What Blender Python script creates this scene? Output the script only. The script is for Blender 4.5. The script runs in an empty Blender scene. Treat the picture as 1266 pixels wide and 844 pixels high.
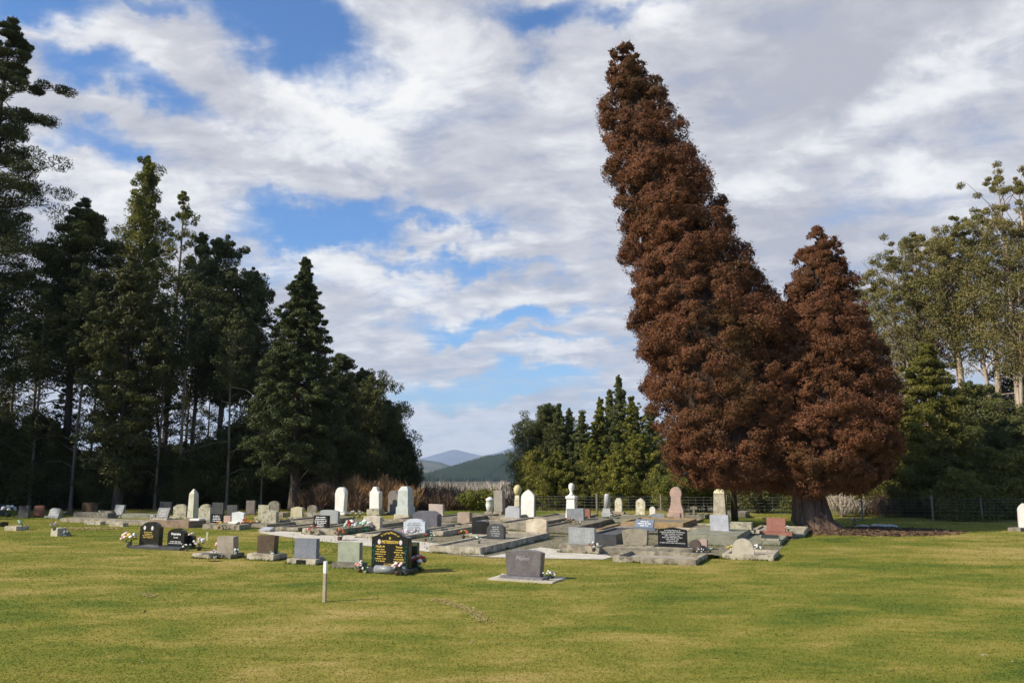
import bpy, bmesh, math, random
HAZE = True
import numpy as np
from mathutils import Vector, Matrix
random.seed(7); RNG = np.random.default_rng(7)
R = math.radians
scene = bpy.context.scene
COL = scene.collection

# ------------------------------------------------------------------ camera, sky, sun, exposure
CAM_H = 2.4; FPX = 1020.0; PITCH = math.atan(150 / FPX)
cam = bpy.data.objects.new('camera', bpy.data.cameras.new('camera')); COL.objects.link(cam)
cam.location = (0, 0, CAM_H); cam.rotation_euler = (R(90) + PITCH, 0, 0)
cam.data.sensor_width = 36; cam.data.lens = 36 * FPX / 1266; cam.data.clip_end = 60000; cam.data.clip_start = 0.1
scene.camera = cam
CF = Vector((0, math.cos(PITCH), math.sin(PITCH))); CU = Vector((0, -math.sin(PITCH), math.cos(PITCH)))
def ray(px, py):
    return (CF + Vector((1, 0, 0)) * ((px - 633) / FPX) + CU * ((422 - py) / FPX))
def G(px, py, z=0.0):                       # a photo pixel to the point on the level z
    d = ray(px, py); t = (z - CAM_H) / d.z
    return Vector((d.x * t, d.y * t, z))
def P(px, py, Y):                           # a photo pixel to the point at distance Y
    d = ray(px, py); t = Y / d.y
    return Vector((d.x * t, Y, CAM_H + d.z * t))

SUN_EL = R(36); SUN_V = Vector((-0.93, -0.37, 0)).normalized()
world = bpy.data.worlds.new('World'); scene.world = world; world.use_nodes = True
def build_world():
    nt = world.node_tree; nt.nodes.clear(); N = nt.nodes.new; L = nt.links.new
    out = N('ShaderNodeOutputWorld'); bg = N('ShaderNodeBackground'); L(bg.outputs[0], out.inputs[0])
    sky = N('ShaderNodeTexSky'); sky.sky_type = 'NISHITA'; sky.sun_disc = False
    sky.sun_elevation = SUN_EL; sky.sun_rotation = math.atan2(SUN_V.x, SUN_V.y); sky.air_density = 1.0; sky.dust_density = 0.5; sky.ozone_density = 2.0
    tc = N('ShaderNodeTexCoord')
    def vm(op, a, b=None, s=None):
        n = N('ShaderNodeVectorMath'); n.operation = op
        for i, v in ((0, a), (1, b)):
            if v is None: continue
            if isinstance(v, (tuple, Vector)): n.inputs[i].default_value = tuple(v)
            else: L(v, n.inputs[i])
        if s is not None: n.inputs['Scale'].default_value = s
        return n
    def mt(op, a, b=None, c=None, clamp=False):
        n = N('ShaderNodeMath'); n.operation = op; n.use_clamp = clamp
        for i, v in ((0, a), (1, b), (2, c)):
            if v is None: continue
            if isinstance(v, (int, float)): n.inputs[i].default_value = v
            else: L(v, n.inputs[i])
        return n.outputs[0]
    def noise(vec, scale, detail, rough, dist=0):
        n = N('ShaderNodeTexNoise'); n.inputs['Scale'].default_value = scale; n.inputs['Detail'].default_value = detail
        n.inputs['Roughness'].default_value = rough; n.inputs['Distortion'].default_value = dist; L(vec, n.inputs['Vector']); return n
    def smooth(v, a, b):
        n = N('ShaderNodeMapRange'); n.interpolation_type = 'SMOOTHSTEP'; n.inputs[1].default_value = a; n.inputs[2].default_value = b; L(v, n.inputs[0]); return n.outputs[0]
    V = tc.outputs['Generated']
    # warp the direction a little so that cloud edges are ragged
    wn = noise(V, 5.0, 5, 0.6); w0 = vm('SUBTRACT', wn.outputs['Color'], (0.5, 0.5, 0.5)); w1 = vm('SCALE', w0.outputs[0], s=0.15)
    wn2 = noise(V, 17.0, 5, 0.6); w2 = vm('SUBTRACT', wn2.outputs['Color'], (0.5, 0.5, 0.5)); w3 = vm('SCALE', w2.outputs[0], s=0.07)
    W = vm('ADD', vm('ADD', V, w1.outputs[0]).outputs[0], w3.outputs[0]).outputs[0]
    def blob(px, py, rx, ry, ang=0, inner=0.15):
        d = ray(px, py).normalized(); rt = Vector((d.y, -d.x, 0)).normalized(); up = rt.cross(d).normalized()
        ca, sa = math.cos(R(ang)), math.sin(R(ang)); a1 = rt * ca + up * sa; a2 = up * ca - rt * sa
        u = mt('DIVIDE', vm('DOT_PRODUCT', vm('SUBTRACT', W, tuple(d)).outputs[0], tuple(a1)).outputs['Value'], rx / FPX)
        w = mt('DIVIDE', vm('DOT_PRODUCT', vm('SUBTRACT', W, tuple(d)).outputs[0], tuple(a2)).outputs['Value'], ry / FPX)
        r2 = mt('ADD', mt('MULTIPLY', u, u), mt('MULTIPLY', w, w))
        front = mt('GREATER_THAN', vm('DOT_PRODUCT', V, tuple(d)).outputs['Value'], 0.0)
        return mt('MULTIPLY', smooth(mt('SQRT', r2), 1.0, inner), front)
    sep = N('ShaderNodeSeparateXYZ'); L(V, sep.inputs[0])
    OUT = mt('MULTIPLY_ADD', mt('MULTIPLY', smooth(sep.outputs[1], -0.15, 0.35), smooth(sep.outputs[2], 0.90, 0.66)), 0.85, 0.15)  # cloud thinned in the unseen sky overhead and behind, to cut ambient light
    zz = mt('ADD', mt('MAXIMUM', sep.outputs[2], 0.0), 0.22)
    cb = N('ShaderNodeCombineXYZ'); L(mt('DIVIDE', sep.outputs[0], zz), cb.inputs[0]); L(mt('DIVIDE', sep.outputs[1], zz), cb.inputs[1])
    mp = N('ShaderNodeMapping'); mp.inputs['Rotation'].default_value = (0, 0, R(35)); mp.inputs['Scale'].default_value = (1.05, 1.45, 1); L(cb.outputs[0], mp.inputs[0])
    big = noise(mp.outputs[0], 1.6, 9, 0.6, 0.25).outputs[0]
    fine = noise(mp.outputs[0], 5.5, 8, 0.62, 0.3).outputs[0]
    gray = noise(mp.outputs[0], 2.1, 7, 0.55, 0.4).outputs[0]
    # coverage of cloud: mostly overcast, opened by patches of blue
    BL = [(335, 25, 150, 85, -20, 1.0), (150, 105, 160, 42, -12, 0.85), (60, 0, 160, 50, 0, 0.95), (410, 275, 165, 52, 8, 1.0), (200, 10, 120, 30, 0, .8), (560, 320, 160, 20, -4, .6), (100, 190, 90, 30, 0, .5), (330, 330, 90, 30, 0, .4), (500, 265, 150, 22, 0, 0.7), (690, 95, 30, 30, 0, .3), (860, 15, 50, 30, 0, .5),
          (620, 398, 190, 26, 4, 0.8), (600, 490, 260, 34, 3, 0.7), (700, 18, 130, 40, 0, 0.7), (660, 470, 160, 20, 0, .6), (790, 20, 80, 30, 0, .6), (1180, 330, 90, 25, 0, 0.2), (700, 425, 130, 12, 0, .5), (660, 330, 90, 18, 10, .35)]
    cov = None
    for (px, py, rx, ry, an, st) in BL:
        b = mt('MULTIPLY', blob(px, py, rx, ry, an), st); cov = b if cov is None else mt('MAXIMUM', cov, b)
    tex = mt('SUBTRACT', mt('ADD', mt('MULTIPLY', big, 1.15), mt('MULTIPLY', fine, 1.25)), 0.66)
    c1 = mt('SUBTRACT', mt('ADD', tex, 0.30), mt('MULTIPLY', cov, 0.97))
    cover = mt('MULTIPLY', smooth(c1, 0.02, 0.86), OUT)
    # brightness of the cloud: white banks and grey undersides
    WH = [(440, 130, 230, 90, 25, 1.25), (470, 345, 240, 42, -6, .85), (1120, 120, 190, 42, 22, .85), (1110, 225, 150, 48, 5, .75), (560, 545, 260, 50, 0, 1.2), (700, 440, 110, 22, 0, .7),
          (120, 60, 140, 40, -15, .55), (690, 170, 110, 60, 20, .45), (600, 290, 100, 28, 0, .6), (140, 210, 150, 45, 0, .45), (920, 245, 110, 50, 0, .55), (620, 370, 200, 30, 5, .6), (480,530,90,20,0,.5)]
    GR = [(1050, 55, 320, 120, 12, .85), (1000, 330, 320, 110, 0, .7), (250, 110, 170, 45, -15, .45), (620, 190, 150, 50, 20, .55), (350, 215, 170, 38, -10, .5), (860, 180, 130, 100, 40, .45), (640, 350, 120, 30, 0, .3), (560, 545, 150, 14, 0, .3)]
    wh = gr = None
    for (px, py, rx, ry, an, st) in WH:
        b = mt('MULTIPLY', blob(px, py, rx, ry, an, 0.0), st); wh = b if wh is None else mt('MAXIMUM', wh, b)
    for (px, py, rx, ry, an, st) in GR:
        b = mt('MULTIPLY', blob(px, py, rx, ry, an, 0.0), st); gr = b if gr is None else mt('MAXIMUM', gr, b)
    br = mt('ADD', mt('SUBTRACT', mt('ADD', mt('MULTIPLY', gray, 0.9), mt('MULTIPLY', wh, 0.42)), mt('MULTIPLY', gr, 0.34)), mt('MULTIPLY', mt('SUBTRACT', fine, 0.5), 1.35))
    cr = N('ShaderNodeValToRGB'); L(br, cr.inputs[0])
    e = cr.color_ramp.elements; e[0].position = 0.22; e[0].color = (0.36, 0.37, 0.42, 1); e[1].position = .88; e[1].color = (0.74, 0.74, 0.73, 1)
    m = e.new(0.50); m.color = (0.485, 0.49, 0.525, 1)
    m = e.new(0.68); m.color = (0.63, 0.635, 0.65, 1)
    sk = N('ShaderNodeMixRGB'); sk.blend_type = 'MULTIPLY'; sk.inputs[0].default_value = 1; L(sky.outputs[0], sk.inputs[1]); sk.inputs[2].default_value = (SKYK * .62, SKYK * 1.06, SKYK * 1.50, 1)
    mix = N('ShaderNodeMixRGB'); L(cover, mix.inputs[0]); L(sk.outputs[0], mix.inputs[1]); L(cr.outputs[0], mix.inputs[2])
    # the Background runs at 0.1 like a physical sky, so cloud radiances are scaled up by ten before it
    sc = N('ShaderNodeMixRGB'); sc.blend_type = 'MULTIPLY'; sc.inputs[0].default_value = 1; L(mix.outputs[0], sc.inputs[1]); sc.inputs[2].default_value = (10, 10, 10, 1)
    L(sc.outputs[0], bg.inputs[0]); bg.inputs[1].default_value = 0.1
SKYK = 0.085
build_world()
world.cycles.sampling_method = 'MANUAL'; world.cycles.sample_map_resolution = 256
sd = bpy.data.lights.new('sun', 'SUN'); sd.energy = 5.0; sd.angle = R(0.53); sd.color = (1.0, 0.90, 0.74)
sun = bpy.data.objects.new('sun', sd); COL.objects.link(sun)
to_sun = Vector((SUN_V.x * math.cos(SUN_EL), SUN_V.y * math.cos(SUN_EL), math.sin(SUN_EL)))
sun.rotation_euler = to_sun.to_track_quat('Z', 'Y').to_euler()
scene.view_settings.view_transform = 'Standard'; scene.view_settings.look = 'None'
scene.view_settings.exposure = 0.45; scene.view_settings.gamma = 1.0; scene.view_settings.use_curve_mapping = False
scene.cycles.max_bounces = 6; scene.cycles.diffuse_bounces = 3; scene.cycles.transparent_max_bounces = 4; scene.cycles.volume_bounces = 0

# ------------------------------------------------------------------ materials
MATS = {}
def lin(r, g, b):
    f = lambda c: (c / 255 / 12.92) if c / 255 <= 0.04045 else ((c / 255 + 0.055) / 1.055) ** 2.4
    return (f(r), f(g), f(b))
def newmat(name):
    m = bpy.data.materials.new(name); m.use_nodes = True; nt = m.node_tree
    b = nt.nodes['Principled BSDF']; return m, nt, b
def ramp(nt, fac, stops):
    r = nt.nodes.new('ShaderNodeValToRGB'); nt.links.new(fac, r.inputs[0]); e = r.color_ramp.elements
    e[0].position, e[0].color = stops[0][0], (*stops[0][1], 1); e[1].position, e[1].color = stops[-1][0], (*stops[-1][1], 1)
    for p, c in stops[1:-1]:
        q = e.new(p); q.color = (*c, 1)
    return r.outputs[0]
def tnoise(nt, scale, detail=4, rough=0.55, coord='Object', dist=0, mapscale=None, off=(0, 0, 0)):
    if coord == 'World':
        src = nt.nodes.new('ShaderNodeNewGeometry').outputs['Position']
    else: src = nt.nodes.new('ShaderNodeTexCoord').outputs[coord]
    if mapscale or any(off):
        mp = nt.nodes.new('ShaderNodeMapping'); mp.inputs['Scale'].default_value = mapscale or (1, 1, 1); mp.inputs['Location'].default_value = off
        nt.links.new(src, mp.inputs[0]); src = mp.outputs[0]
    n = nt.nodes.new('ShaderNodeTexNoise'); n.inputs['Scale'].default_value = scale; n.inputs['Detail'].default_value = detail
    n.inputs['Roughness'].default_value = rough; n.inputs['Distortion'].default_value = dist; nt.links.new(src, n.inputs['Vector']); return n.outputs[0]
def mixc(nt, fac, a, b, mode='MIX'):
    m = nt.nodes.new('ShaderNodeMixRGB'); m.blend_type = mode
    for i, v in ((0, fac), (1, a), (2, b)):
        if isinstance(v, (int, float)): m.inputs[i].default_value = v
        elif isinstance(v, tuple): m.inputs[i].default_value = (*v, 1)
        else: nt.links.new(v, m.inputs[i])
    return m.outputs[0]
def bump(nt, b, h, strength, dist=0.01):
    n = nt.nodes.new('ShaderNodeBump'); n.inputs['Strength'].default_value = strength; n.inputs['Distance'].default_value = dist
    nt.links.new(h, n.inputs['Height']); nt.links.new(n.outputs[0], b.inputs['Normal'])
def stone(name, c1, c2, scale=3, rough=0.85, lichen=None, speck=0.0, la=(0.55, 0.7)):
    if name in MATS: return MATS[name]
    m, nt, b = newmat(name)
    off = (random.random() * 9,) * 3
    base = ramp(nt, tnoise(nt, scale, 6, 0.62, 'World', 0.4, off=off), [(0.35, c1), (0.65, c2)])
    if lichen: base = mixc(nt, ramp(nt, tnoise(nt, scale * 2.2, 5, 0.65, 'World', 0.6, off=(3, 1, 5)), [(la[0], (0, 0, 0)), (la[1], (1, 1, 1))]), base, lichen)
    fine = tnoise(nt, 60, 3, 0.7, 'World')
    k = 0.25 + speck
    base = mixc(nt, 1.0, base, ramp(nt, fine, [(0.3, (1 - k,) * 3), (0.7, (1 + k * .6,) * 3)]), 'MULTIPLY')
    nt.links.new(base, b.inputs['Base Color']); b.inputs['Roughness'].default_value = rough
    if rough > 0.5: bump(nt, b, fine, 0.5, 0.006)
    MATS[name] = m; return m
def plain(name, c, rough=0.6, var=0.2, scale=25, emit=None):
    if name in MATS: return MATS[name]
    m, nt, b = newmat(name)
    nt.links.new(ramp(nt, tnoise(nt, scale, 3, 0.6), [(0.3, tuple(x * (1 - var) for x in c)), (0.7, tuple(min(1, x * (1 + var)) for x in c))]), b.inputs['Base Color'])
    b.inputs['Roughness'].default_value = rough; MATS[name] = m; return m
def leafmat(name, cols, clump=0.6, trans=0.25, rough=0.6):
    if name in MATS: return MATS[name]
    m, nt, b = newmat(name); N = nt.nodes.new; L = nt.links.new
    isl = N('ShaderNodeNewGeometry').outputs['Random Per Island']
    n = tnoise(nt, clump, 3, 0.6, 'World')
    mx = N('ShaderNodeMath'); mx.operation = 'MULTIPLY_ADD'; L(isl, mx.inputs[0]); mx.inputs[1].default_value = 0.45
    ms = N('ShaderNodeMath'); ms.operation = 'MULTIPLY_ADD'; L(n, ms.inputs[0]); ms.inputs[1].default_value = 1.3; ms.inputs[2].default_value = -0.37
    L(ms.outputs[0], mx.inputs[2])
    k = len(cols)
    c = ramp(nt, mx.outputs[0], [(0.08 + 0.84 * i / (k - 1), cols[i]) for i in range(k)])
    L(c, b.inputs['Base Color']); b.inputs['Roughness'].default_value = rough; b.inputs['Specular IOR Level'].default_value = .15
    tr = N('ShaderNodeBsdfTranslucent'); L(c, tr.inputs[0]); mixs = N('ShaderNodeMixShader'); mixs.inputs[0].default_value = trans
    L(b.outputs[0], mixs.inputs[1]); L(tr.outputs[0], mixs.inputs[2]); L(mixs.outputs[0], nt.nodes['Material Output'].inputs[0])
    MATS[name] = m; return m
def barkmat(name, c1, c2, sc=(6, 6, 0.8), patch=None):
    if name in MATS: return MATS[name]
    m, nt, b = newmat(name)
    n = tnoise(nt, 1.5, 6, 0.65, 'World', 0.3, sc)
    c = ramp(nt, n, [(0.35, c1), (0.62, c2)])
    if patch: c = mixc(nt, ramp(nt, tnoise(nt, 0.8, 4, 0.6, 'World'), [(0.5, (0, 0, 0)), (0.6, (1, 1, 1))]), c, patch)
    nt.links.new(c, b.inputs['Base Color']); b.inputs['Roughness'].default_value = 0.9; bump(nt, b, n, 1.0, 0.08)
    MATS[name] = m; return m

# ------------------------------------------------------------------ object helpers
def tag(o, label=None, cat=None, group=None, kind=None):
    if label: o['label'] = label
    if cat: o['category'] = cat
    if group: o['group'] = group
    if kind: o['kind'] = kind
    return o
def empty(name, loc=(0, 0, 0), rz=0, label=None, cat=None, group=None, kind=None):
    o = bpy.data.objects.new(name, None); COL.objects.link(o); o.location = loc; o.rotation_euler = (0, 0, rz); o.empty_display_size = 0.2
    return tag(o, label, cat, group, kind)
def mesh_np(name, verts, faces, mat, parent=None, smooth=False, loc=None):
    me = bpy.data.meshes.new(name); verts = np.asarray(verts, np.float32); faces = np.asarray(faces, np.int32); k = faces.shape[1]
    me.vertices.add(len(verts)); me.vertices.foreach_set('co', verts.ravel())
    me.loops.add(faces.size); me.loops.foreach_set('vertex_index', faces.ravel())
    me.polygons.add(len(faces)); me.polygons.foreach_set('loop_start', np.arange(0, faces.size, k, dtype=np.int32))
    if smooth: me.polygons.foreach_set('use_smooth', np.ones(len(faces), bool))
    me.update(calc_edges=True); me.materials.append(mat)
    o = bpy.data.objects.new(name, me); COL.objects.link(o)
    if parent: o.parent = parent
    if loc: o.location = loc
    return o
def bm_obj(name, bm, mat, parent=None, smooth=False, loc=None):
    bmesh.ops.recalc_face_normals(bm, faces=bm.faces)
    me = bpy.data.meshes.new(name); bm.to_mesh(me); bm.free(); me.materials.append(mat)
    if smooth:
        for p in me.polygons: p.use_smooth = True
    o = bpy.data.objects.new(name, me); COL.objects.link(o)
    if parent: o.parent = parent
    if loc: o.location = loc
    return o
def copy_tree(o, parent=None):
    c = o.copy(); COL.objects.link(c); c.parent = parent
    for ch in o.children: copy_tree(ch, c)
    return c
def box(bm, x0, x1, y0, y1, z0, z1, bev=0.0, taper=0.0):
    vs = []
    for z, t in ((z0, 0), (z1, taper)):
        for x, y in ((x0 + t, y0 + t), (x1 - t, y0 + t), (x1 - t, y1 - t), (x0 + t, y1 - t)): vs.append(bm.verts.new((x, y, z)))
    fs = [bm.faces.new([vs[i] for i in f]) for f in ((3, 2, 1, 0), (4, 5, 6, 7), (0, 1, 5, 4), (1, 2, 6, 5), (2, 3, 7, 6), (3, 0, 4, 7))]
    if bev: bmesh.ops.bevel(bm, geom=list({e for f in fs for e in f.edges}), offset=bev, segments=2, affect='EDGES')
def prism(bm, pts, y0, y1, bev=0.0, lean=0.0):
    a = [bm.verts.new((x, y0 + z * lean, z)) for x, z in pts]; b = [bm.verts.new((x, y1 + z * lean, z)) for x, z in pts]
    f1 = bm.faces.new(a); f2 = bm.faces.new(b[::-1]); n = len(pts)
    for i in range(n): bm.faces.new((a[i], b[i], b[(i + 1) % n], a[(i + 1) % n]))
    if bev: bmesh.ops.bevel(bm, geom=list(f1.edges), offset=bev, segments=2, affect='EDGES')
def lathe(bm, prof, seg=12, cx=0, cy=0):
    rings = [[bm.verts.new((cx + r * math.cos(2 * math.pi * i / seg), cy + r * math.sin(2 * math.pi * i / seg), z)) for i in range(seg)] for r, z in prof]
    for a, b in zip(rings, rings[1:]):
        for i in range(seg): bm.faces.new((a[i], a[(i + 1) % seg], b[(i + 1) % seg], b[i]))
    bm.faces.new(rings[0][::-1]); bm.faces.new(rings[-1])
def tube_np(path, radii, seg=8, wob=0.0):
    path = np.asarray(path, float); n = len(path); V = []
    for i in range(n):
        t = path[min(i + 1, n - 1)] - path[max(i - 1, 0)]; t = t / (np.linalg.norm(t) + 1e-9)
        a = np.cross(t, (0.0, 1.0, 0.0)) if abs(t[1]) < 0.9 else np.cross(t, (1.0, 0, 0)); a /= np.linalg.norm(a); b = np.cross(t, a)
        for k in range(seg):
            an = 2 * math.pi * k / seg; r = radii[i] * (1 + wob * (random.random() - .5)); V.append(path[i] + r * (a * math.cos(an) + b * math.sin(an)))
    F = [[i * seg + k, i * seg + (k + 1) % seg, (i + 1) * seg + (k + 1) % seg, (i + 1) * seg + k] for i in range(n - 1) for k in range(seg)]
    return np.array(V), np.array(F)
class Acc:
    def __init__(s): s.v = []; s.f = []; s.n = 0
    def add(s, v, f):
        if len(v) == 0: return
        s.v.append(np.asarray(v, np.float32)); s.f.append(np.asarray(f) + s.n); s.n += len(v)
    def obj(s, name, mat, parent=None, smooth=False):
        return mesh_np(name, np.concatenate(s.v), np.concatenate(s.f), mat, parent, smooth)
def norm(a): return a / (np.linalg.norm(a, axis=-1, keepdims=True) + 1e-9)
def diamonds(c, axis, ln, wd, nrm=None):
    """leaf-shaped quads: centres c, long axis, lengths, widths"""
    n = len(c); axis = norm(axis); side = norm(np.cross(axis, RNG.normal(size=(n, 3)) if nrm is None else nrm + RNG.normal(size=(n, 3)) * .45))
    ln = np.broadcast_to(ln, n)[:, None] * RNG.uniform(.6, 1.35, (n, 1)); wd = np.broadcast_to(wd, n)[:, None] * RNG.uniform(.7, 1.3, (n, 1))
    v = np.stack([c - axis * ln * .5, c + side * wd * .5, c + axis * ln * .5, c - side * wd * .5], 1).reshape(-1, 3)
    return v, np.arange(4 * n).reshape(-1, 4)
def clump_leaves(cen, rad, n, ln, wd, out=1.0, up=0.0, rnd=0.6, flat=1.0, shell=0.5):
    """n leaves around each centre (cen Mx3, rad M)"""
    M = len(cen); d = norm(RNG.normal(size=(M, n, 3))); r = RNG.uniform(shell, 1.0, (M, n, 1)) ** 0.6
    p = d * r * np.asarray(rad)[:, None, None]; p[..., 2] *= flat
    ax = np.cross(d, RNG.normal(size=(M, n, 3))) * 1.0 + d * out * .45 + RNG.normal(size=(M, n, 3)) * rnd * .4; ax[..., 2] += up
    nr = d.copy(); nr[..., 2] += .25
    c = (cen[:, None, :] + p).reshape(-1, 3)
    return diamonds(c, ax.reshape(-1, 3), ln, wd, nr.reshape(-1, 3))
# ------------------------------------------------------------------ ground and far land
def sstep(t): t = np.clip(t, 0, 1); return t * t * (3 - 2 * t)
def terrain(x, y):
    x = np.asarray(x, float); y = np.asarray(y, float)
    d = np.maximum(y - 43, 0); z = -26 * (1 - np.exp(-d / 260.0))
    return z + 0.06 * np.sin(x * .11 + 1) * np.sin(y * .13) * sstep((np.abs(y - 5) - 40) / 30)
def tz(x, y): return float(terrain(x, y))
def make_ground():
    ys = np.concatenate([np.array([-13000, -4000, -1000, -300, -80, -20]), np.linspace(0, 60, 41), np.geomspace(64, 13000, 42)])
    xs = np.concatenate([-np.geomspace(13000, 60, 26), np.linspace(-50, 50, 41), np.geomspace(60, 13000, 26)])
    X, Y = np.meshgrid(xs, ys); Z = terrain(X, Y); V = np.stack([X, Y, Z], -1).reshape(-1, 3); w = len(xs)
    i, j = np.meshgrid(np.arange(len(ys) - 1), np.arange(w - 1), indexing='ij'); a = (i * w + j).ravel()
    F = np.stack([a, a + 1, a + w + 1, a + w], 1)
    m, nt, b = newmat('lawn')
    g = nt.nodes.new('ShaderNodeNewGeometry'); sp = nt.nodes.new('ShaderNodeSeparateXYZ'); nt.links.new(g.outputs['Position'], sp.inputs[0])
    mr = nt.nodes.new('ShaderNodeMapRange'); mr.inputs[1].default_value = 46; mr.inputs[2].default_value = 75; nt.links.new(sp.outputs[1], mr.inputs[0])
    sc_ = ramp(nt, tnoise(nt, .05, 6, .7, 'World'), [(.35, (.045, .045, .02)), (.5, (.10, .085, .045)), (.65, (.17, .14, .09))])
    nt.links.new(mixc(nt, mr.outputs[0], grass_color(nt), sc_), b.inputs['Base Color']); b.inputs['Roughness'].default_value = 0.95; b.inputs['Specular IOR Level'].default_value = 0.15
    bump(nt, b, tnoise(nt, 30, 5, 0.7, 'World'), 0.5, 0.02)
    tag(mesh_np('ground', V, F, m, smooth=True), kind='structure')
def grass_color(nt):
    big = tnoise(nt, 0.13, 5, 0.6, 'World', 0.5, (0.75, 1.1, 1)); mid = tnoise(nt, 0.75, 6, 0.68, 'World', 0.5, (0.7, 1.3, 1)); fine = tnoise(nt, 9, 5, 0.75, 'World'); vf = tnoise(nt, 45, 3, 0.7, 'World')
    def mth(op, a, b):
        n = nt.nodes.new('ShaderNodeMath'); n.operation = op
        for i, v in ((0, a), (1, b)):
            if isinstance(v, (int, float)): n.inputs[i].default_value = v
            else: nt.links.new(v, n.inputs[i])
        return n.outputs[0]
    s = mth('SUBTRACT', mth('ADD', mth('MULTIPLY', big, 0.72), mth('ADD', mth('MULTIPLY', mid, 0.75), mth('ADD', mth('MULTIPLY', fine, 0.22), mth('MULTIPLY', vf, 0.08)))), 0.205)
    c = ramp(nt, s, [(0.46, (0.058, 0.095, 0.012)), (0.56, (0.108, 0.138, 0.016)), (0.655, (0.168, 0.172, 0.024)), (0.75, (0.25, 0.215, 0.046)), (0.86, (0.36, 0.28, 0.095))])
    return c
make_ground()
def make_grass():
    n = 400000
    y = 8.2 + (44 - 8.2) * RNG.uniform(0, 1, n) ** 1.9; x = RNG.uniform(-.70, .70, n) * (y + 1)
    z = np.zeros(n); h = RNG.uniform(.004, .012, n) * (1 + .02 * y); w = .0035 + .00065 * y
    # a few taller tufts
    t = RNG.uniform(size=n) > .97; h[t] *= 1.5
    an = RNG.uniform(0, 2 * np.pi, n); dx = np.cos(an) * w; dy = np.sin(an) * w; lx = RNG.normal(size=n) * h * .7; ly = RNG.normal(size=n) * h * .7
    V = np.stack([np.stack([x - dx, y - dy, z], 1), np.stack([x + dx, y + dy, z], 1), np.stack([x + lx, y + ly, z + h], 1)], 1).reshape(-1, 3)
    m, nt, b = newmat('grass_blades')
    isl = nt.nodes.new('ShaderNodeNewGeometry').outputs['Random Per Island']
    c = mixc(nt, 1.0, grass_color(nt), ramp(nt, isl, [(0, (1.2, 1.2, 1.1)), (.5, (1.3, 1.28, 1.15)), (1, (1.5, 1.45, 1.35))]), 'MULTIPLY')
    nt.links.new(c, b.inputs['Base Color']); b.inputs['Roughness'].default_value = .8
    tr = nt.nodes.new('ShaderNodeBsdfTranslucent'); nt.links.new(c, tr.inputs[0]); mx = nt.nodes.new('ShaderNodeMixShader'); mx.inputs[0].default_value = .5
    nt.links.new(b.outputs[0], mx.inputs[1]); nt.links.new(tr.outputs[0], mx.inputs[2]); nt.links.new(mx.outputs[0], nt.nodes['Material Output'].inputs[0])
    tag(mesh_np('grass', V, np.arange(3 * n).reshape(-1, 3), m), 'short mown lawn grass with straw-coloured dry patches', 'grass', kind='stuff')
make_grass()
def straw(name, label, pts, n, seed, size=.05):
    rs = np.random.default_rng(seed); q = np.array(pts); i = rs.integers(0, len(q), n); c = q[i, :2]; w = q[i, 2]
    x = c[:, 0] + rs.normal(size=n) * w; y = c[:, 1] + rs.normal(size=n) * w * .8; z = rs.uniform(.012, .025, n)
    v, f = diamonds(np.stack([x, y, z], 1), np.stack([rs.normal(size=n), rs.normal(size=n), rs.normal(size=n) * .1], 1), size, size * .3, np.tile([0, 0, 1.5], (n, 1)))
    tag(mesh_np(name, v, f, leafmat('dry_straw', [(.30, .24, .08), (.38, .30, .12), (.46, .37, .17)], 3, 0, .9)), label, 'dry grass', kind='stuff')
def arcpts(px, w, m=40):
    q = [G(a, b) for a, b in px]; o = []
    for k in range(m):
        t = k / (m - 1) * (len(q) - 1); i = min(int(t), len(q) - 2); p = q[i].lerp(q[i + 1], t - i); o.append((p.x, p.y, w))
    return o
straw('dry_grass_track', 'curved strip of dry straw-coloured grass on the front lawn', arcpts([(538, 741), (556, 746), (575, 752), (590, 760), (599, 769)], .07), 1700, 5, .04)
straw('dry_grass_patch', 'pale dry grass strip behind the dark plaque on the left lawn', arcpts([(82, 653), (135, 653.5)], .25), 5000, 6, .09)
straw('dry_grass_patch', 'small bare straw patch on the left lawn', arcpts([(178, 734), (190, 738)], .08), 350, 7, .04)

def hill(name, sil, Y, depth, mat, base_z=-26, n=160, rough=1.0, seed=0, front=1.0):
    """a ridge whose crest follows the silhouette sil [(px, py)...] at distance Y; slopes down to both sides"""
    rs = np.random.default_rng(seed); px = [s[0] for s in sil]; pz = [P(a, b, Y).z for a, b in sil]; pX = [P(a, b, Y).x for a, b in sil]
    xs = np.linspace(pX[0], pX[-1], n); cr = np.interp(xs, pX, pz); ts = np.linspace(-1, 1, 60)
    f = [(rs.uniform(2, 40), rs.uniform(0, 6.3), rs.uniform(1, 12), rs.uniform(0, 6.3)) for _ in range(14)]
    V = []
    span = pX[-1] - pX[0]
    for t in ts:
        hgt = base_z + (cr - base_z) * (1 - abs(t) ** 1.3)
        w = sum(np.sin(xs / span * a * 3 + p1 + t * b) / (a * .2 + 1) for a, p1, b, p2 in f)
        hgt = hgt + w * rough * (1 - (1 - abs(t)) ** 4) * (1 - abs(t)) * 2.2
        V.append(np.stack([xs, np.full(n, Y + t * depth), hgt], 1))
    V = np.concatenate(V); i, j = np.meshgrid(np.arange(59), np.arange(n - 1), indexing='ij'); a = (i * n + j).ravel()
    o = mesh_np(name, V, np.stack([a, a + 1, a + n + 1, a + n], 1), mat, smooth=True); tag(o, kind='structure'); return V.reshape(60, n, 3)
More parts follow.
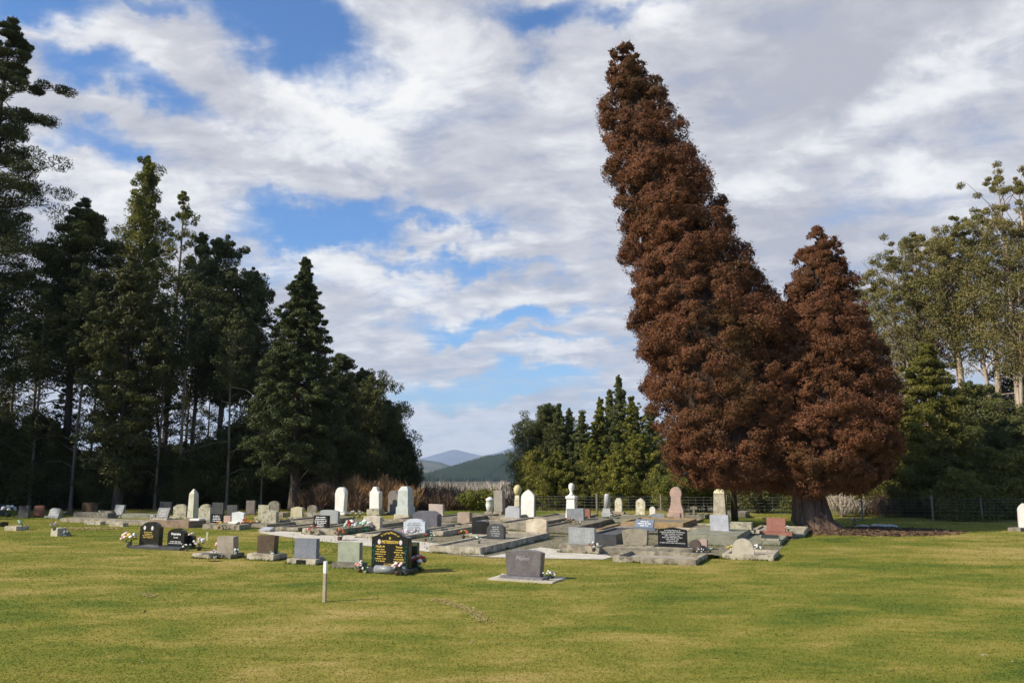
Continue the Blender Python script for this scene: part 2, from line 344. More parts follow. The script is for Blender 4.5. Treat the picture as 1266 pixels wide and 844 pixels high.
def hillmat(name, c1, c2, sc, c3=None, z0=0, z1=1):
    m, nt, b = newmat(name); c = ramp(nt, tnoise(nt, sc, 6, .65, 'World'), [(.4, c1), (.6, c2)])
    if c3:
        g = nt.nodes.new('ShaderNodeNewGeometry'); s = nt.nodes.new('ShaderNodeSeparateXYZ'); nt.links.new(g.outputs['Position'], s.inputs[0])
        mr = nt.nodes.new('ShaderNodeMapRange'); mr.inputs[1].default_value = z0; mr.inputs[2].default_value = z1; nt.links.new(s.outputs[2], mr.inputs[0])
        ad = nt.nodes.new('ShaderNodeMath'); ad.operation = 'MULTIPLY'; nt.links.new(mr.outputs[0], ad.inputs[0]); nt.links.new(ramp(nt, tnoise(nt, sc * 3, 6, .7, 'World'), [(.42, (0, 0, 0)), (.55, (1, 1, 1))]), ad.inputs[1])
        c = mixc(nt, ad.outputs[0], c, c3)
    nt.links.new(c, b.inputs['Base Color']); b.inputs['Roughness'].default_value = 1; b.inputs['Specular IOR Level'].default_value = 0; return m
mt_far = hillmat('mountain_rock', (.06, .09, .14), (.10, .13, .18), .0012, (.45, .47, .5), 150, 420)
hill('mountain_range', [(-500, 572), (300, 566), (420, 556), (500, 569), (525, 566), (548, 559), (562, 555), (578, 559), (596, 563), (612, 560), (632, 553), (655, 546), (700, 535), (800, 540), (1100, 560), (1700, 572)], 11000, 1500, mt_far, -30, rough=22, n=400, seed=3)
mt_mid = hillmat('hill_scrub', (.045, .065, .05), (.12, .12, .08), .004)
hill('hill', [(-200, 560), (400, 560), (480, 566), (515, 567), (545, 571), (560, 578), (580, 590), (640, 600), (900, 600)], 3600, 600, mt_mid, -30, rough=4, seed=5, n=200)
hill('hill', [(200, 590), (560, 585), (575, 570), (600, 562), (612, 563), (640, 570), (760, 575), (1100, 580)], 5600, 600, mt_mid, -30, rough=4, seed=15, n=200)
mt_near = hillmat('hill_ground', (.02, .035, .015), (.05, .06, .025), .01)
HV = hill('hill', [(380, 612), (500, 601), (540, 588), (575, 577), (600, 570), (640, 563), (700, 556), (900, 545), (1300, 560)], 1700, 420, mt_near, -27, rough=1.5, seed=9, n=260)
def hill_trees():
    n = 24000; ti = RNG.uniform(0, 31, n); xi = RNG.uniform(30, 160, n); i = ti.astype(int); j = xi.astype(int)
    b = HV[i, j] * (1 - (ti - i))[:, None] + HV[np.minimum(i + 1, 59), j] * (ti - i)[:, None]; b[:, 0] += (xi - j) * (HV[0, 1, 0] - HV[0, 0, 0])
    # planted rows on the right, rougher scrub on the left
    h = RNG.uniform(7, 13, n); r = h * RNG.uniform(.16, .26, n); k = 5; an = np.arange(k) * 2 * np.pi / k
    ring = np.stack([b[:, None, 0] + r[:, None] * np.cos(an), b[:, None, 1] + r[:, None] * np.sin(an), np.repeat(b[:, 2:3] + .5, k, 1)], -1)
    top = b.copy(); top[:, 2] += h; V = np.concatenate([ring, top[:, None]], 1).reshape(-1, 3); base = (np.arange(n) * (k + 1))[:, None]
    F = np.concatenate([np.stack([base[:, 0] + a, base[:, 0] + (a + 1) % k, base[:, 0] + k], 1) for a in range(k)])
    tag(mesh_np('forest', V, F, leafmat('plantation', [(.010, .024, .012), (.018, .036, .018), (.032, .052, .024)], .01, 0, .9)), 'dark pine plantation covering the distant hillside in the gap', 'forest', kind='stuff')
hill_trees()

# haze that fills the air round the whole scene
def make_haze():
    bm = bmesh.new(); box(bm, -13600, 13600, -13600, 13600, -62, 640)
    m = bpy.data.materials.new('haze'); m.use_nodes = True; nt = m.node_tree; nt.nodes.clear(); o = nt.nodes.new('ShaderNodeOutputMaterial'); v = nt.nodes.new('ShaderNodeVolumePrincipled')
    v.inputs['Color'].default_value = (.62, .76, 1, 1); v.inputs['Density'].default_value = 0.00010; v.inputs['Anisotropy'].default_value = 0.0
    nt.links.new(v.outputs[0], o.inputs['Volume']); tag(bm_obj('haze', bm, m), 'pale blue haze filling the air over the valley', 'haze', kind='stuff')
if HAZE: make_haze()
# ------------------------------------------------------------------ trees
BARK_DARK = barkmat('bark_dark', (.035, .026, .018), (.10, .075, .055))
BARK_RED = barkmat('bark_red', (.045, .024, .015), (.17, .105, .07), (5, 5, .35))
BARK_GUM = barkmat('bark_gum', (.20, .15, .11), (.46, .38, .29), (3, 3, .5), (.28, .17, .11))
BARK_PALE = barkmat('bark_pale', (.10, .08, .055), (.24, .195, .14), (4, 4, .5))
M_RED = leafmat('cryptomeria_leaf', [(.064, .047, .013), (.120, .054, .022), (.170, .067, .031), (.23, .097, .046)], .45, .10)
M_PINE = leafmat('pine_leaf', [(.020, .026, .008), (.040, .048, .012), (.068, .075, .018), (.12, .115, .028)], .3, .15)
M_FIR = leafmat('fir_leaf', [(.024, .032, .010), (.044, .056, .017), (.070, .082, .025), (.10, .112, .036)], .5, .12)
M_GUM = leafmat('gum_leaf', [(.045, .055, .018), (.085, .095, .030), (.125, .130, .040), (.17, .16, .055)], .4, .25)
M_GUMR = leafmat('tall_gum_leaf', [(.085, .085, .026), (.150, .14, .042), (.21, .18, .058), (.27, .20, .085)], .35, .22)
M_GUMD = leafmat('dark_gum_leaf', [(.030, .038, .013), (.060, .070, .023), (.095, .105, .035), (.14, .14, .048)], .4, .2)
M_YEL = leafmat('yellow_gum_leaf', [(.060, .070, .018), (.12, .13, .026), (.19, .19, .036), (.30, .27, .04)], .5, .3)
M_OLIVE = leafmat('olive_conifer_leaf', [(.040, .052, .010), (.125, .130, .020), (.20, .190, .030), (.27, .24, .042)], .5, .2)
M_TWIG = leafmat('brown_twig', [(.09, .055, .035), (.16, .10, .065), (.22, .15, .10)], .6, 0, .9)
M_TWIGO = leafmat('orange_twig', [(.20, .105, .04), (.32, .18, .075), (.42, .26, .12)], .6, 0, .9)
M_TWIGP = leafmat('pale_twig', [(.28, .23, .175), (.42, .355, .28), (.54, .47, .38)], .2, 0, .9)
M_FIRC = leafmat('spruce_leaf', [(.045, .060, .020), (.090, .108, .032), (.14, .15, .045), (.20, .20, .06)], .5, .2)
M_DKSHR = leafmat('dark_shrub_leaf', [(.036, .042, .013), (.072, .076, .022), (.125, .118, .034)], .5, .1)

def build_tree(name, h, prof, kind, loc, label, group, cat='tree', seed=0, lean=(0, 0), trunk_r=None, nbr=60, cb=.25, elev=20, droop=0.0,
               clump=.7, leaves=160, ln=.2, wd=.06, leafm=None, bark=BARK_DARK, bare=0, flat=.6, jit=.25, multi=1, ks=(.4, .6, .8, 1.0), shell=.4, lup=0.0, root_name=None):
    """prof(t) = crown radius at t (0 crown base .. 1 top)"""
    rs = np.random.default_rng(seed + 11)
    root = empty(root_name or name, loc, 0, label, cat, group)
    T = Acc(); Bn = Acc(); cen = []; rad = []
    tr = trunk_r or h * .014
    def axis(t):       # trunk centre line
        return np.array([lean[0] * t + math.sin(t * 5 + seed) * .012 * h * t, lean[1] * t + math.cos(t * 4 + seed * 2) * .01 * h * t, h * t])
    stems = [(axis, 1.0)]
    for s in range(1, multi):
        an = rs.uniform(0, 6.28); off = rs.uniform(.06, .13) * h; t0 = rs.uniform(.12, .4); k = rs.uniform(.8, .97)
        def ax2(t, an=an, off=off, t0=t0, k=k): q = axis(min(t, 1) * k); f = max(t - t0, 0) / (1 - t0); return q + np.array([math.cos(an), math.sin(an), 0]) * off * f ** .7
        stems.append((ax2, .6))
    for ax, f in stems:
        ts = np.linspace(0, .985, 16)
        v, fa = tube_np([ax(t) - np.array([0, 0, .3 if t == 0 else 0]) for t in ts], [tr * f * ((1 - t) ** .75 + .04) * (1.35 if t == 0 else 1) for t in ts], 8, .12); T.add(v, fa)
    for i in range(nbr):
        ax, f = stems[i % len(stems)]
        t = (i + rs.uniform(0, 1)) / nbr; tt = cb + (1 - cb) * t; R0 = prof(t) * rs.uniform(1 - jit, 1 + jit * .25)
        R0 *= 1 if t < .85 else .55
        if R0 < .05: R0 = .05
        an = i * 2.399 + rs.uniform(-.5, .5); el = R(elev + rs.uniform(-12, 12)) + (t > .8) * .3
        d = np.array([math.cos(an) * math.cos(el), math.sin(an) * math.cos(el), math.sin(el)]); b0 = ax(tt); L_ = min(R0 / max(math.cos(el), .3), max(.15, (h * .985 - b0[2]) / max(d[2], .12)))
        pts = [b0 + d * L_ * s - np.array([0, 0, droop * L_ * s * s]) + rs.normal(size=3) * .04 * L_ * (s > 0) for s in (0, .35, .7, 1.0)]
        v, fa = tube_np(pts, [tr * .28 * (1 - .7 * t), tr * .2 * (1 - .7 * t), tr * .13 * (1 - .7 * t), .012], 4); Bn.add(v, fa)
        for s in ks:
            if rs.uniform() < .06: continue
            j = min(int(s * 3), 2); w = s * 3 - j; p = pts[j] * (1 - w) + pts[j + 1] * w if j < 3 else pts[3]
            cr = clump * (.20 + .85 * (1 - t) ** .7) * rs.uniform(.6, 1.3)
            cen.append(p + rs.normal(size=3) * clump * .25); rad.append(cr)
    # bare broken branches below the crown
    for i in range(bare):
        tt = rs.uniform(.08, cb + .2); an = rs.uniform(0, 6.28); L_ = rs.uniform(.5, 2.2); b0 = axis(tt); d = np.array([math.cos(an), math.sin(an), rs.uniform(-.2, .5)])
        v, fa = tube_np([b0, b0 + d * L_ * .5 + rs.normal(size=3) * .1, b0 + d * L_ + rs.normal(size=3) * .25], [.045, .03, .01], 4); Bn.add(v, fa)
    cen = np.array(cen); rad = np.array(rad)
    T.add(np.concatenate(Bn.v), np.concatenate(Bn.f)); T.obj('trunk', bark, root, True)
    v, fa = clump_leaves(cen, rad, leaves, ln, wd, out=1.0, up=lup, rnd=.5, flat=flat, shell=shell)
    mesh_np('crown', v, fa, leafm, root)
    return root
def cone(rb, p=1.0): return lambda t: rb * (1 - t) ** p + .05
def egg(rb, a=.25): return lambda t: rb * (math.sin(math.pi * min(1, max(0.0, (t + a) / (1 + a)))) ** .7)
def bell(rb): return lambda t: rb * (min(1, .55 + t * 2.2)) * (1 - t) ** .8 + .05
def umb(rb): return lambda t: rb * (.35 + .65 * math.sin(math.pi * min(1, t * 1.0 + .05)) ** .6) * (1 if t < .8 else .75)
def spot(px, py_top, Y):                    # foot and height of a tree whose top shows at a photo pixel
    q = P(px, py_top, Y); z = tz(q.x, Y); return Vector((q.x, Y, z)), q.z - z
W = lambda px, Y: px * Y / FPX

M_INNER = barkmat('dark_core', (.02, .013, .008), (.07, .035, .02))
# ---- the two red trees
def red_crown(name, root, sil, Y, nl, seed, bot, ydepth=.85, leaves=430, low_cut=None):
    """sil rows (py, xl, xr): outline in the photo turned into real radii about a leaning axis"""
    rs = np.random.default_rng(seed); base = np.array(root.location)
    rows = []
    for py, xl, xr in sil:
        a, b = P(xl, py, Y), P(xr, py, Y); rows.append((a.z, (a.x + b.x) / 2, (b.x - a.x) / 2))
    rows.sort(); zs, cx, rr = map(np.array, zip(*rows))
    z0, z1 = zs[0], zs[-1]
    wts = np.interp(np.linspace(z0, z1, 400), zs, rr) + .30; cdf = np.cumsum(wts) / wts.sum()
    k = np.interp(rs.uniform(size=nl), cdf, np.linspace(z0, z1, 400)); an = rs.uniform(0, 2 * np.pi, nl)
    r = np.interp(k, zs, rr)
    # big lobes: the outline swells and recedes in overlapping tiers
    lob = 1 + .07 * np.sin(an * 3 + k * 2.1 + seed) + .06 * np.sin(an * 5 - k * 3.3) + .05 * np.sin(k * 5.1 + an * 2) ; lob = np.clip(lob, .8, 1.12)
    lr = rs.uniform(.26, .60, nl) * np.clip(r / 1.6, .52, 1.12)
    rad = np.maximum(r * lob - lr * .75 - rs.uniform(0, 1, nl) ** 2 * .45 , .02)
    C = np.stack([np.interp(k, zs, cx) + rad * np.cos(an), Y + rad * ydepth * np.sin(an), k], 1)
    # floor of the crown
    nb = nl // 8; q = np.sqrt(rs.uniform(size=nb)) * .95; a2 = rs.uniform(0, 6.28, nb)
    Cb = np.stack([cx[0] + rr[0] * q * np.cos(a2), Y + rr[0] * ydepth * q * np.sin(a2), z0 + rs.uniform(.1, .7, nb)], 1)
    C = np.concatenate([C, Cb]); lr = np.concatenate([lr, rs.uniform(.3, .55, nb)])
    axis = np.stack([np.interp(C[:, 2], zs, cx), np.full(len(C), Y), C[:, 2] - .2], 1); outd = norm(C - axis)
    M = len(C); d = norm(RNG.normal(size=(M, leaves, 3)) + outd[:, None, :] * .9)
    # each lump is a cauliflower of small tufts
    nt_ = 20; tc = norm(RNG.normal(size=(M, nt_, 3)) + outd[:, None, :] * .8); pick = RNG.integers(0, nt_, (M, leaves)); td = np.take_along_axis(tc, pick[..., None].repeat(3, 2), 1)
    p = td * .74 + d * .30 * RNG.uniform(.5, 1, (M, leaves, 1)) ** .5
    p[..., 2] *= .78
    spr = RNG.uniform(size=(M, leaves, 1)) < .06; p = np.where(spr, p * 1.18 + outd[:, None, :] * .12, p)
    pos = C[:, None, :] + p * lr[:, None, None]
    ax = np.cross(td, RNG.normal(size=d.shape)) + d * .55; ax = np.where(spr, d + outd[:, None, :], ax); ax[..., 2] += .35; nr = td * .9 + d * .9 + outd[:, None, :] * .3
    v, f = diamonds(pos.reshape(-1, 3) - base, ax.reshape(-1, 3), .10, .034, nr.reshape(-1, 3))
    # added dark core that blocks light and darkens gaps between the lumps
    A = Acc(); A.add(v, f)
    m = 26; th = np.linspace(0, 2 * np.pi, m, endpoint=False); zz = np.linspace(z0 + .25, z1 - .5, 40); ri = np.maximum(np.interp(zz, zs, rr) * .80 - .45, .02)
    V = np.stack([np.interp(zz, zs, cx)[:, None] + ri[:, None] * np.cos(th), Y + ri[:, None] * ydepth * np.sin(th), np.repeat(zz[:, None], m, 1)], -1) + rs.normal(size=(40, m, 3)) * .08
    i, j = np.meshgrid(np.arange(39), np.arange(m), indexing='ij'); F = np.stack([i * m + j, i * m + (j + 1) % m, (i + 1) * m + (j + 1) % m, (i + 1) * m + j], -1).reshape(-1, 4)
    mesh_np('dark_core', V.reshape(-1, 3) - base, F, M_INNER, root)
    return A.obj(name, M_RED, root)
YR = 30.5
g1 = G(1004, 652); root = empty('cryptomeria', (g1.x, YR, 0), 0, 'shorter upright red-brown conifer with a thick flared trunk beside the last graves', 'tree')
red_crown('crown', root, [(284, 1003, 1018), (300, 990, 1036), (325, 982, 1046), (350, 974, 1056), (380, 966, 1064), (400, 960, 1072), (430, 952, 1084), (460, 944, 1094), (490, 936, 1104), (520, 930, 1108), (545, 930, 1108), (570, 935, 1104), (590, 945, 1092), (606, 960, 1070)], YR, 760, 3, 0)
def flare_trunk(root, path, rad, mat, nm='trunk', flutes=9, amp=.12, seg=40):
    path = np.array(path); V = []; n = len(path)
    for i in range(n):
        for k in range(seg):
            a = 2 * math.pi * k / seg; r = rad[i] * (1 + amp * (1 + .6 * (i < 2)) * math.sin(a * flutes + math.sin(a * 2) * 1.5) * .5 + .05 * math.sin(a * 17 + i * .2)); V.append(path[i] + np.array([r * math.cos(a), r * math.sin(a), 0]))
    F = [[i * seg + k, i * seg + (k + 1) % seg, (i + 1) * seg + (k + 1) % seg, (i + 1) * seg + k] for i in range(n - 1) for k in range(seg)]
    return mesh_np(nm, V, F, mat, root, True)
def rel(px, py, Y, root): q = P(px, py, Y); l = root.location; return (q.x - l.x, Y - l.y, q.z - l.z)
flare_trunk(root, [(0, 0, -.15), (0, 0, .03), rel(1004, 642, YR, root), rel(1003, 630, YR, root), rel(1000, 615, YR, root), rel(997, 598, YR, root), rel(996, 570, YR, root), rel(1000, 480, YR, root), rel(1010, 350, YR, root)], [.95, .78, .68, .60, .53, .47, .42, .3, .06], BARK_RED)
q = P(908, 632, 35.0); root2 = empty('cryptomeria', (q.x, 35.0, 0), 0, 'tall red-brown conifer leaning left like a bent finger above the headstones', 'tree')
red_crown('crown', root2, [(56, 768, 778), (66, 756, 792), (80, 749, 804), (100, 747, 816), (130, 745, 829), (160, 742, 845), (200, 751, 866), (240, 759, 884), (280, 767, 903), (310, 771, 916), (345, 778, 936), (370, 783, 958), (390, 787, 974), (420, 790, 988), (460, 795, 996), (500, 803, 1002), (540, 812, 1004), (565, 822, 996), (585, 836, 980), (600, 862, 962)], 31.2, 1230, 8, 0)
flare_trunk(root2, [(0, 0, -.15), (0, 0, .05), rel(907, 612, 34.5, root2), rel(906, 585, 33.5, root2), rel(895, 480, 31.2, root2), rel(850, 300, 31.2, root2), rel(785, 110, 31.2, root2)], [.19, .15, .13, .13, .13, .1, .03], BARK_DARK, amp=.05, seg=12)
A = Acc()
for i in range(16):
    a = random.uniform(0, 6.28); v, f = tube_np([(0, 0, 1.3), (math.cos(a) * .9, math.sin(a) * .9, 1.5 + random.random() * .5), (math.cos(a) * 2, math.sin(a) * 2, 1.8 + random.random())], [.06, .04, .015], 5); A.add(v, f)
for c in range(1): A.obj('branches', BARK_DARK, root2, True)

# ---- left side, front rank first
GL = 'trees of the dark left-hand forest'
def T(px, py, Y, **k):
    loc, h = spot(px, py, Y); return build_tree(loc=loc, h=h, group=k.pop('group', GL), name=k.pop('name', 'forest_tree'), kind=0, **k)
T(14, 32, 46, name='pine_tree', prof=lambda t: 5.0 * (1 - t) ** .33 * (.75 + .35 * math.sin(t * 26)) + .3, seed=1, nbr=105, cb=.25, elev=14, droop=.05, clump=1.15, leaves=300, ln=.24, wd=.05, leafm=M_PINE, trunk_r=.34, bare=26, flat=.5, jit=.45, lup=.6, label='tallest dark pine with layered needle pads at the left edge')
T(104, 262, 47, name='pine_tree', prof=lambda t: 3.2 * (1 - t) ** .4 * (.75 + .3 * math.sin(t * 20)) + .3, seed=2, nbr=90, cb=.42, elev=18, clump=1.1, leaves=240, ln=.24, wd=.05, leafm=M_PINE, trunk_r=.26, bare=22, flat=.55, jit=.4, lup=.6, label='broad round-headed dark pine right of the tallest pine')
T(180, 196, 55, name='gum_tree', prof=cone(2.7, .8), seed=3, nbr=100, cb=.45, elev=40, clump=.62, leaves=95, ln=.20, wd=.07, leafm=M_YEL, bark=BARK_PALE, trunk_r=.22, bare=14, flat=1.1, jit=.3, label='pointed yellow-green gum standing tallest behind the dark cypress', multi=2)
T(224, 236, 53, name='gum_tree', ks=(.5, .8, 1.0), prof=cone(2.5, .55), seed=4, nbr=95, cb=.32, elev=35, clump=.55, leaves=80, ln=.20, wd=.07, leafm=M_YEL, bark=BARK_PALE, trunk_r=.20, bare=14, flat=1.0, jit=.45, label='slender open-crowned gum with yellow tips left of the rounder gums', multi=2)
T(252, 292, 52, name='gum_tree', prof=egg(1.7), seed=5, nbr=60, cb=.4, elev=35, clump=.6, leaves=90, ln=.2, wd=.07, leafm=M_GUM, bark=BARK_PALE, trunk_r=.16, bare=12, flat=1, jit=.4, label='small thin gum with a sparse olive crown between two taller gums')
T(282, 300, 50, name='gum_tree', prof=egg(2.0, .1), seed=6, nbr=85, cb=.42, elev=38, clump=.72, leaves=150, ln=.2, wd=.07, leafm=M_GUMD, bark=BARK_PALE, trunk_r=.20, bare=16, flat=.9, jit=.35, label='dark round-topped gum with a forked pale trunk left of the fir', multi=2)
T(316, 340, 52, name='gum_tree', prof=egg(1.5, .1), seed=7, nbr=60, cb=.5, elev=38, clump=.65, leaves=130, ln=.2, wd=.07, leafm=M_GUMD, bark=BARK_PALE, trunk_r=.16, bare=12, flat=.9, jit=.35, label='dark gum with a small drooping head just left of the fir')
T(166, 322, 44, name='cypress_tree', prof=egg(2.3, .1), seed=8, nbr=130, cb=.10, elev=20, clump=.60, leaves=120, ln=.2, wd=.07, leafm=M_DKSHR, trunk_r=.25, flat=.6, jit=.5, label='nearly black ragged conifer in front of the yellow-green gums')
T(375, 322, 43, name='fir_tree', prof=bell(3.0), seed=9, nbr=280, cb=.18, elev=2, droop=.22, clump=.40, leaves=90, ln=.22, wd=.055, leafm=M_FIR, trunk_r=.27, bare=18, flat=.55, jit=.28, ks=(.4, .65, .85, 1.0), label='cone-shaped dark green fir standing clear at the right of the forest')
T(447, 462, 52, name='gum_tree', prof=egg(2.6, .35), seed=10, nbr=110, cb=.1, elev=38, clump=.7, leaves=150, ln=.18, wd=.06, leafm=M_GUM, bark=BARK_PALE, trunk_r=.2, flat=.9, jit=.25, label='dense rounded olive gum right of the fir')
T(470, 500, 54, name='gum_tree', prof=egg(2.1, .35), seed=12, nbr=90, cb=.08, elev=40, clump=.65, leaves=150, ln=.18, wd=.06, leafm=M_GUMD, bark=BARK_PALE, trunk_r=.18, flat=.9, jit=.25, label='lower grey-green gum on the shoulder of the rounded olive gum')
T(500, 548, 54, name='poplar_tree', prof=egg(.9, .3), seed=13, nbr=60, cb=.05, elev=50, clump=.5, leaves=150, ln=.16, wd=.055, leafm=M_GUMD, bark=BARK_PALE, trunk_r=.12, flat=1.3, jit=.25, label='small narrow dark tree ending the left forest beside the valley gap')
T(486, 525, 56, name='gum_tree', prof=egg(1.2, .3), seed=14, nbr=60, cb=.05, elev=45, clump=.5, leaves=150, ln=.16, wd=.055, leafm=M_GUMD, bark=BARK_PALE, trunk_r=.14, flat=1.1, jit=.25, label='slim dark gum second from the valley gap')
T(420, 440, 47, name='gum_tree', prof=cone(1.9, .6), seed=15, nbr=70, cb=.2, elev=25, clump=.6, leaves=110, ln=.18, wd=.06, leafm=M_FIR, trunk_r=.15, flat=.7, bare=8, label='brownish-green tree tucked against the right flank of the fir')
# in-between thin trees: many slim trunks with sparse heads
slim = []
G1 = 'slim pale-trunked trees crowded in the left forest'
slim.append(T(60, 300, 56, name='slim_tree', group=G1, ks=(.5, 1.0), prof=egg(1.9, .2), seed=21, nbr=70, cb=.28, elev=30, clump=.5, leaves=55, ln=.2, wd=.07, leafm=M_GUMD, bark=BARK_PALE, trunk_r=.13, bare=22, flat=.8, jit=.5, label='slim pale-trunked tree with a thin dark head among the left forest'))
slim.append(T(340, 400, 50, name='slim_tree', group=G1, ks=(.5, 1.0), prof=egg(1.8, .2), seed=22, nbr=80, cb=.12, elev=25, clump=.5, leaves=60, ln=.2, wd=.07, leafm=M_GUMD, bark=BARK_PALE, trunk_r=.12, bare=16, flat=.8, jit=.5, label='slim pale-trunked tree with a thin dark head among the left forest'))
slim.append(T(240, 380, 60, name='slim_tree', group=G1, ks=(.5, 1.0), prof=egg(2.2, .3), seed=23, nbr=90, cb=.10, elev=25, clump=.5, leaves=60, ln=.2, wd=.07, leafm=M_GUMD, bark=BARK_PALE, trunk_r=.12, bare=18, flat=.8, jit=.5, label='slim pale-trunked tree with a thin dark head among the left forest'))
slim.append(T(110, 330, 45.5, name='slim_tree', group=G1, ks=(.5, 1.0), prof=egg(1.4, .2), seed=24, nbr=45, cb=.58, elev=35, clump=.5, leaves=70, ln=.2, wd=.07, leafm=M_GUMD, bark=BARK_PALE, trunk_r=.10, bare=10, flat=.8, jit=.5, label='slim pale-trunked tree with a thin dark head among the left forest'))
SC = [(58, 360, 45, 3), (236, 340, 45.5, 3), (292, 380, 45, 3), (150, 420, 46, 3), (206, 390, 45, 3), (330, 450, 45.5, 3), (30, 330, 54, 0), (125, 390, 52, 0), (195, 410, 50, 1), (265, 420, 55, 0), (325, 440, 60, 1), (350, 430, 56, 2), (400, 470, 58, 1), (5, 400, 50, 2), (-40, 260, 56, 0), (-70, 330, 50, 1), (88, 470, 48, 1), (300, 470, 49, 2)]
for (px, py, Y, k) in SC:
    loc, h = spot(px, py, Y); c = copy_tree(slim[k]); c.location = loc; h0 = [spot(60, 300, 56), spot(340, 400, 50), spot(240, 380, 60), spot(110, 330, 45.5)][k][1]; s = h / h0; c.scale = (s * random.uniform(.9, 1.2), s * random.uniform(.9, 1.2), s); c.rotation_euler = (0, 0, random.uniform(0, 6.28))
# dark undergrowth at the feet of the forest
G2 = 'dark bushy undergrowth trees at the forest edge'
und = [T(50, 520, 46, name='undergrowth_tree', group=G2, cat='bush', prof=egg(2.3, .4), seed=31, nbr=80, cb=.02, elev=30, clump=.7, leaves=150, ln=.17, wd=.07, leafm=M_DKSHR, trunk_r=.1, flat=.8, jit=.4, bare=10, label='dark bushy undergrowth under the left forest trees'),
       T(300, 530, 47, name='undergrowth_tree', group=G2, cat='bush', prof=egg(2.3, .4), seed=32, nbr=80, cb=.02, elev=30, clump=.7, leaves=150, ln=.17, wd=.07, leafm=M_DKSHR, trunk_r=.1, flat=.8, jit=.4, bare=14, label='dark bushy undergrowth under the left forest trees')]
for (px, py, Y, k) in [(0, 530, 50, 0), (95, 575, 51, 1), (135, 570, 45, 0), (180, 560, 50, 1), (225, 565, 46, 0), (265, 550, 52, 1), (345, 520, 52, 0), (385, 545, 49, 1), (415, 545, 54, 0), (-50, 510, 47, 1), (-95, 500, 44, 0), (450, 560, 58, 1), (20, 540, 60, 1), (140, 560, 60, 0), (215, 555, 64, 1), (300, 560, 62, 0), (80, 560, 66, 1), (370, 530, 64, 1), (-60, 470, 60, 0), (250, 565, 70, 0), (180, 570, 72, 1)]:
    loc, h = spot(px, py, Y); c = copy_tree(und[k]); c.location = loc; h0 = [spot(50, 520, 46), spot(300, 530, 47)][k][1]; s = h / h0; c.scale = (s * random.uniform(1, 1.3), s * random.uniform(1, 1.3), s); c.rotation_euler = (0, 0, random.uniform(0, 6.28))
# the forest goes on to the left of the picture and shades its edge
for (x, y, k, s) in [(-36, 33, 0, 1.0), (-41, 37, 1, 1.3), (-34, 38, 2, 1.1), (-45, 31, 0, 1.1), (-39, 43, 1, 1.3), (-32, 43, 0, 1), (-50, 36, 2, 1.3)]:
    c = copy_tree(slim[k]); c.location = (x, y, tz(x, y)); c.scale = (s * 1.5, s * 1.5, s); c.rotation_euler = (0, 0, x * 1.7)
    c = copy_tree(und[k % 2]); c.location = (x + 1, y - .5, tz(x, y)); c.scale = (1.4, 1.4, 1.5)

# ---- centre group of conifers beyond the graves
GC = 'green conifers behind the white headstones'
SP = dict(group=GC, nbr=210, cb=.03, elev=28, clump=.28, leaves=60, ln=.15, wd=.05, leafm=M_OLIVE, trunk_r=.10, flat=.7, jit=.7)
T(676, 506, 60, name='macrocarpa', prof=egg(2.6, .45), seed=41, **{**SP, 'clump': .65, 'leaves': 150, 'leafm': M_GUM, 'elev': 40}, label='broad round-topped olive tree at the left of the central conifers')
T(661, 560, 57, name='macrocarpa', prof=egg(1.4, .5), seed=42, **{**SP, 'clump': .6, 'leafm': M_OLIVE}, label='low rounded bush-like tree nearest the valley gap')
for i, (px, py, Y, r, lb) in enumerate([(692, 500, 58, 1.5, 'first narrow spire right of the round olive tree'), (705, 507, 60, 1.5, 'short narrow spire between two taller spires'), (719, 512, 57, 1.7, 'dark green spire in the middle dip of the conifer row'),
        (740, 494, 58, 2.0, 'layered conifer left of the tallest spires'), (752, 484, 60, 1.8, 'thin-tipped conifer second tallest of the central row'), (765, 466, 57, 1.9, 'tallest thin-tipped conifer of the central row'), (782, 492, 56, 2.6, 'dense conifer just left of the leaning red tree'),
        (806, 500, 60, 2.8, 'green conifer half hidden behind the leaning red tree'), (732, 545, 52, 2.0, 'bushy yellow-green conifer low in front of the central row'), (790, 540, 50, 2.4, 'bushy conifer with low skirts beside the leaning red tree'), (690, 560, 52, 2.1, 'low spreading conifer in front of the round olive tree'), (765, 560, 49, 1.9, 'low yellowish conifer right behind the small white headstones')]):
    T(px, py, Y, name='spruce_tree', prof=(lambda t, r=r: r * 1.1 * ((1 - t) ** .95 * (1 + .25 * math.sin(t * 37))) + .03), seed=50 + i, **{**SP, 'leafm': M_OLIVE if i in (3, 6, 8, 9, 10, 11) else M_FIRC}, label=lb)

# ---- right side
GR = 'tall gums at the right'
GU = dict(group=GR, ks=(.7, 1.0), bark=BARK_GUM, leafm=M_GUMR, ln=.15, wd=.055, flat=.75, jit=.4, elev=36, leaves=150, shell=.1)
T(1234, 216, 48, name='gum_tree', prof=umb(3.0), seed=61, nbr=125, cb=.45, clump=.8, trunk_r=.24, bare=14, multi=3, label='tallest gum at the right edge with pale forked stems', **GU)
T(1215, 262, 50, name='gum_tree', prof=umb(2.6), seed=62, nbr=95, cb=.45, clump=.78, trunk_r=.26, bare=10, multi=2, label='gum with bare pink-grey stems left of the tallest gum', **GU)
T(1262, 226, 47, name='gum_tree', prof=umb(2.6), seed=63, nbr=110, cb=.38, clump=.7, trunk_r=.26, bare=10, multi=2, label='gum cut off by the right edge of the view', **GU)
T(1175, 292, 51, name='gum_tree', prof=umb(2.8), seed=64, nbr=95, cb=.56, clump=.75, trunk_r=.26, bare=14, multi=2, label='gum with an open window of sky below its crown', **GU)
T(1128, 292, 53, name='gum_tree', prof=umb(2.9), seed=65, nbr=125, cb=.52, clump=.78, trunk_r=.27, bare=14, multi=2, label='round-domed gum with a thick dark trunk mid-way along the row', **GU)
